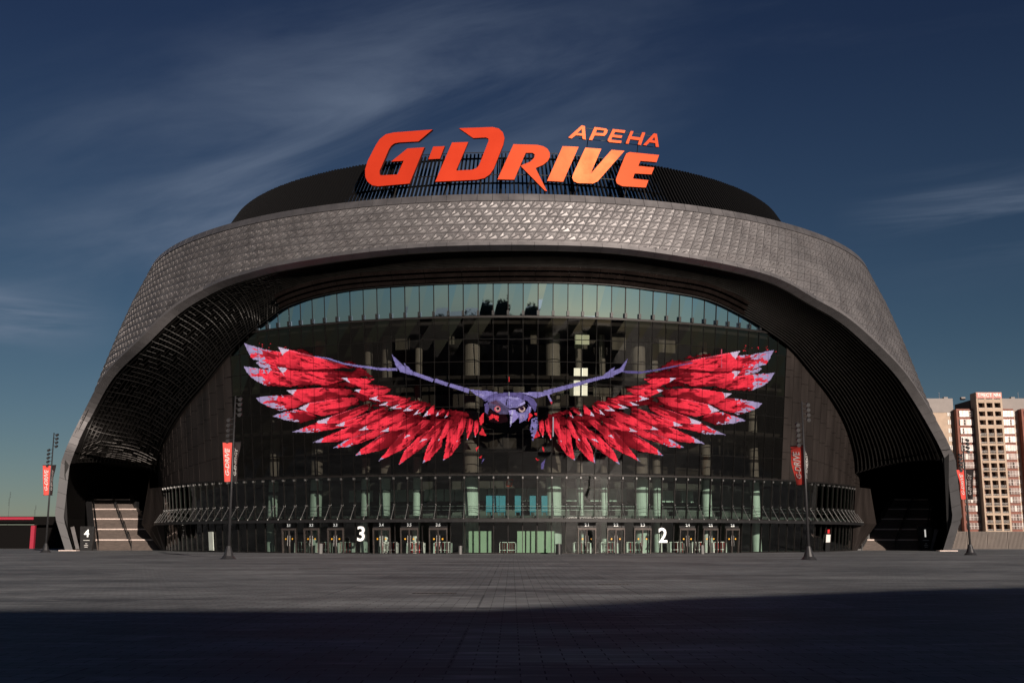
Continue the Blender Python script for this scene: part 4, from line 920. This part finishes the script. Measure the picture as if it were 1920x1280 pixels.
# info board left and white notice right
b = MB(); b.arcbox(th_px(394, 1010), th_px(402, 1010), .2, 2.3, .1, .2); tag(b.build('info_board', 'palewall'), 'narrow pale information board at the left end of the glass front', 'board')
b = MB(); t = th_px(1551, 1010); b.arcbox(t-.012, t+.012, 1.1, 2.0, .1, .14); b.arcbox(t-.006, t+.006, 2.15, 2.6, .1, .14, 1); b.arcbox(t-.013, t+.013, .0, 1.05, .1, .13, 2); tag(b.build('notice', ['white', 'red', 'black']), 'small white notice with a red top at the right end of the glass front', 'notice')
# red half-logo banner inside
b = MB(); t = th_px(953, 900, -2); P = cyl(t, 7.3, 46.2)
me = text_me('G', 1.1, .02, .3, .04); b.add_mesh(me, Matrix(((1, 0, 0, P.x), (0, 0, -1, P.y), (0, 1, 0, P.z), (0, 0, 0, 1)))); tag(b.build('hanging_letter', 'signred'), 'red slanted letter hanging behind the lobby glass at the middle of the arena', 'sign')
# ------------------------------------------------------------------ low dark building at the left edge
P0 = at_y(-60, 1008, 175); P1 = at_y(103, 1008, 175); LB = empty('low_building', (P0.x, 175, 0), 'low black flat building with a red eaves stripe at the left edge of the picture', 'building')
b = MB(); b.box(P0.x-30, P1.x, 175, 190, 0, 3.6); b.build('wall', 'soffit', LB)
b = MB(); b.box(P0.x-30, at_y(70, 1008, 175).x, 173.6, 190.5, 3.9, 4.9); b.box(at_y(70, 1008, 175).x, P1.x+.3, 173.6, 190.5, 3.6, 4.9, 0); b.build('roof', 'soffit', LB)
b = MB(); b.box(P0.x-30, at_y(68, 1008, 175).x, 173.4, 173.597, 4.4, 4.8); b.build('eaves_stripe', 'stripe', LB)
b = MB(); b.box(at_y(57, 1008, 173).x, at_y(64, 1008, 173).x, 172.9, 173.5, 0, 3.5); b.build('post', 'stripe', LB)
# ------------------------------------------------------------------ fence and apartments at the right
a = at_y(1776, 1030, 166); FN = empty('boundary_fence', (a.x, 166, 0), 'grey brown ribbed concrete fence in front of the apartment blocks', 'fence')
x = a.x
while x < a.x+70:
    b = MB(); b.box(x+.02, x+3.0, 166, 166.15, 0, 2.55)
    for k in range(15): b.box(x+.06+k*.196, x+.15+k*.196, 165.93, 165.998, .1, 2.5)
    b.build('fence_panel', 'fence', FN); x += 3.02
YB = 372.0
bx = lambda px, py=1000: at_y(px, py, YB).x
hz_ = lambda py: at_y(1840, py, YB).z
def apartments(px0, lab, x_shift, sgn_text):
    B = empty('apartment_block', (px0, YB, 0), lab, 'apartment block'); X0 = px0; FH = 2.86; NF = 16
    # widths in metres from the block's left end
    W = dict(a=4.6, b=5.5, gap=.3, tow=8.6, c=4.8, d=2.7)
    x = X0; segs = []
    b = MB(); b.box(x-14, x+W['a'], YB, YB+16, 0, 47.6); b.build('end_wall', 'beige', B)
    b = MB(); b.box(x-14.1, x+W['a']+.05, YB-.15, YB+16.1, 43.4, 48.2); b.build('attic', 'grey_top', B)
    wn = []
    def windows(xw, n0, n1, w_, lab_='window'):
        for f in range(n0, n1):
            z = 2.2+f*FH; b = MB(); b.box(xw, xw+w_, YB-.12, YB-.004, z, z+1.5); b.box(xw+w_*.45, xw+w_*.55, YB-.16, YB-.125, z, z+1.5, 1); b.build(lab_, ['whitefr', 'darkin'], B)
    windows(x+W['a']-2.1, 0, 15, 1.3)
    def balcony_stack(xb, wb):
        b = MB(); b.box(xb, xb+wb, YB-2.6, YB+12, 0, 44.4); b.build('balcony_tower', 'redbrick', B)
        for f in range(15):
            z = 1.6+f*FH; b = MB(); b.box(xb+.9, xb+wb-.15, YB-2.9, YB-2.604, z, z+2.05, 0)
            for k in range(5): xx = xb+.9+(wb-1.05)*k/4; b.box(xx-.05, xx+.05, YB-2.97, YB-2.903, z, z+2.05, 1)
            b.box(xb+.85, xb+wb-.1, YB-2.98, YB-2.904, z+.95, z+1.05, 1)
            dx = xb+1.0+rng.rand()*(wb-2.4); b.box(dx, dx+.6, YB-2.95, YB-2.906, z+.1, z+1.9, 2 if rng.rand() < .6 else 1)
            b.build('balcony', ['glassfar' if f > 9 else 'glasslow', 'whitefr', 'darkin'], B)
    balcony_stack(x+W['a'], W['b'])
    xt = x+W['a']+W['b']+W['gap']
    b = MB(); b.box(xt-W['gap']+.02, xt+W['tow'], YB-.6, YB+12, 0, 47.5); b.build('core_wall', 'darkin', B)
    # projecting tower with three columns of loggias
    tw = W['tow']; d0 = YB-5.5; b = MB(); zt = 49.6
    b.box(xt, xt+.5, d0, YB-.6, 0, zt)
    cw = (tw-.5*4)/3 if False else (tw-4*.62)/3
    for k in range(4): xx = xt+k*(cw+.62); b.box(xx, xx+.62, d0, d0+.5, 0, zt) if k else None
    for k in range(4):
        xx = xt+k*(cw+.62)
        if 0 < k < 4: b.box(xx+.1, xx+.3, d0+.5, d0+2.2, 0, zt-2)
    b.box(xt+tw-.5, xt+tw, d0+.5, YB-.6, 0, zt)
    for f in range(17):
        z = f*FH+.3; th = 1.15 if (f >= 13 or f == 0) else (.75 if f % 2 == 1 else .28)
        for k in range(3): xx = xt+.62+k*(cw+.62); b.box(xx, xx+cw, d0+.02, d0+.45, z, z+th)
        b.box(xt+.5, xt+tw-.5, d0+2.2, d0+2.4, z, z+FH)
    b.box(xt+.5, xt+tw-.5, d0+.02, YB-.6, zt-1.9, zt); b.build('stair_tower', 'beige', B)
    lg = None
    for f in range(17):
        for k in range(3):
            xx = xt+.62+k*(cw+.62); z = f*FH+.3
            b = MB(); b.box(xx, xx+cw, d0+2.1, d0+2.19, z+.3, z+FH, 0); b.box(xx+.1, xx+cw*.45, d0+2.0, d0+2.09, z+.3, z+2.6, 1); b.box(xx, xx+cw, d0+.1, d0+.16, z+1.15, z+1.22, 2)
            b.box(xx-.04, xx-.01, d0+.12, d0+2.15, z+.3, z+1.2, 2)
            if f < 13:
                for q in range(7): b.box(xx+cw*q/7, xx+cw*q/7+.05, d0+.12, d0+.15, z+.3, z+1.15, 2)
            b.build('loggia', ['darkin', 'redbrick', 'whitefr'], B)
    b = MB(); b.box(xt+.1, xt+tw-.1, d0-.12, d0+.016, zt-2.0, zt-.1); b.build('name_board', mat('rose_board', (.52, .20, .17), .6), B)
    b = MB(); me = text_me('ТРЕСТ №4', 2.0, .03, 0, .03); wt = max(v.co.x for v in me.vertices)-min(v.co.x for v in me.vertices); s_ = min(1, (tw-.9)/wt)
    b.add_mesh(me, Matrix(((s_, 0, 0, xt+tw/2), (0, 0, 1, d0-.16), (0, .78, 0, zt-1.05), (0, 0, 0, 1)))); b.build('name_letters', 'white', B)
    xc = xt+tw+.02
    balcony_stack(xc, W['c']); xd = xc+W['c']
    b = MB(); b.box(xc-.5, xd+W['d']+30, YB+.02, YB+16, 0, 44); b.build('main_wall', 'beige', B)
    b = MB(); b.box(xc-.55, xd+W['d']+30, YB-.13, YB+16.1, 44.02, 48.2); b.build('attic', 'grey_top', B)
    windows(xd+.9, 0, 15, 1.2)
    balcony_stack(xd+W['d'], 6.2)
    b = MB()
    for q in (3, 9, 26, 31): b.box(x+q, x+q+1.3, YB+3, YB+4.5, 48.2, 49.1)
    for q in (1, 14, 28, 35): b.tube([(x+q, YB+2, 48.1), (x+q, YB+2, 50.6)], .05, 4)
    b.build('rooftop_kit', 'grey_top', B)
    return B
apartments(at_y(1757, 742, YB).x+.5, 'sunlit beige and red brick apartment block with a projecting stair tower and rose name board', 0, True)
# ------------------------------------------------------------------ behind the viewer: hall added to cast the foreground shade, skyline seen in the glass
def back_block(x0, x1, y0, y1, h, lab):
    B = empty('office_block', ((x0+x1)/2, y0, 0), lab, 'building'); b = MB(); b.box(x0, x1, y0, y1, 0, h); b.build('wall', 'grey_top', B)
    b = MB(); b.box(x0-.3, x1+.3, y0-.3, y1+.3, h+.002, h+.6); b.build('roof', 'slab', B)
    n = int((x1-x0)/4); b = MB()
    for i in range(n):
        for k in range(int(h/3.3)): b.box(x0+1+i*4, x0+3+i*4, y1+.02, y1+.12, 1.2+k*3.3, 2.9+k*3.3)
    b.build('window_band', 'darkin', B)
SH = math.tan(R(SUN_EL))/math.cos(R(SUN_AZ))
yb = -36.0
off = lambda x, y: x+(y-yb)*math.tan(R(SUN_AZ)); hgt = lambda y: (y-yb)*SH
HB_ = empty('shadow_hall', (0, yb, 0), 'long grey unseen hall added behind the viewer, its roofline sloped to shape the foreground shadow', 'building')
prof = [(-110, hgt(25.5)), (off(-1, 25.5), hgt(25.5)), (off(5, 31), hgt(31)), (off(12, 35.5), hgt(35.5)), (off(19, 38.5), hgt(38.5)), (off(60, 44), hgt(44)), (off(75, 44), hgt(44))]  # roof heights traced back along the sun from the wanted shadow edge
b = MB()
for (xa, ha), (xb, hb) in zip(prof, prof[1:]): b.hexa([(xa, yb-16, 0), (xb, yb-16, 0), (xb, yb, 0), (xa, yb, 0), (xa, yb-16, ha), (xb, yb-16, hb), (xb, yb, hb), (xa, yb, ha)])
b.build('wall', 'grey_top', HB_); b = MB()
for i in range(46):
    x_ = -104+i*4.0; hh2 = float(np.interp(x_, [p[0] for p in prof], [p[1] for p in prof]))
    for k in range(int((hh2-1)/3.6)): b.box(x_, x_+2.2, yb+.02, yb+.12, 1.2+k*3.6, 3.1+k*3.6)
b.build('window_band', 'darkin', HB_)
b = MB(); xs_h = [-260+i*10 for i in range(53)]; hf = lambda x: 12*math.exp(-(x/120)**2)+12+2.5*math.sin(x/13)+1.5*math.sin(x/5)
for xa, xb in zip(xs_h, xs_h[1:]): b.hexa([(xa, -545, -1), (xb, -545, -1), (xb, -520, -1), (xa, -520, -1), (xa, -545, hf(xa)), (xb, -545, hf(xb)), (xb, -522, hf(xb)), (xa, -522, hf(xa))])
tag(b.build('far_hill', 'wood_far', fix=False), kind='structure')
b = MB()
for i in range(5200):
    x = random.gauss(0, 95); y = -518+random.uniform(-10, 10); z = random.uniform(0, hf(x)+2.5); r_ = random.uniform(1, 2.4)
    q = [Vector((x, y, z))+Vector((random.uniform(-r_, r_), random.uniform(-r_, r_), random.uniform(-r_, r_))) for _ in range(4)]; b.quad(*q)
tag(b.build('far_wood', 'wood_far', fix=False), kind='stuff')
for x_, h_, w_, lb in ((-22, 43, 5, 'slim distant tower reflected in the upper glass'), (9, 39, 8, 'wide distant tower reflected in the upper glass'), (34, 36, 5, 'lowest distant tower reflected in the upper glass')):
    TB_ = empty('tower_block', (x_, -560, 0), lb, 'building'); b = MB(); b.box(x_, x_+w_, -560, -548, 0, h_); b.build('wall', 'slab', TB_); b = MB(); b.box(x_+w_*.3, x_+w_*.6, -556, -552, h_+.01, h_+3); b.build('roof', 'slab', TB_)
# drain covers in the paving
for px_, py_, l_, lab in ((815, 1112, 1.3, 'dark slot drain cover in the sunlit paving left of the middle'), (1150, 1095, 1.1, 'dark slot drain cover in the sunlit paving right of the middle'), (600, 1066, 2.2, 'long dark drain grate in the paving before doors 3.1 to 3.3')):
    P = ground_at(px_, py_); b = MB(); b.box(P.x-l_/2, P.x+l_/2, P.y-.16, P.y+.16, .002, .012)
    for k in range(int(l_/.12)): b.box(P.x-l_/2+.04+k*.12, P.x-l_/2+.09+k*.12, P.y-.13, P.y+.13, .0125, .018, 1)
    tag(b.build('drain_cover', ['black', 'pole']), lab, 'drain cover')
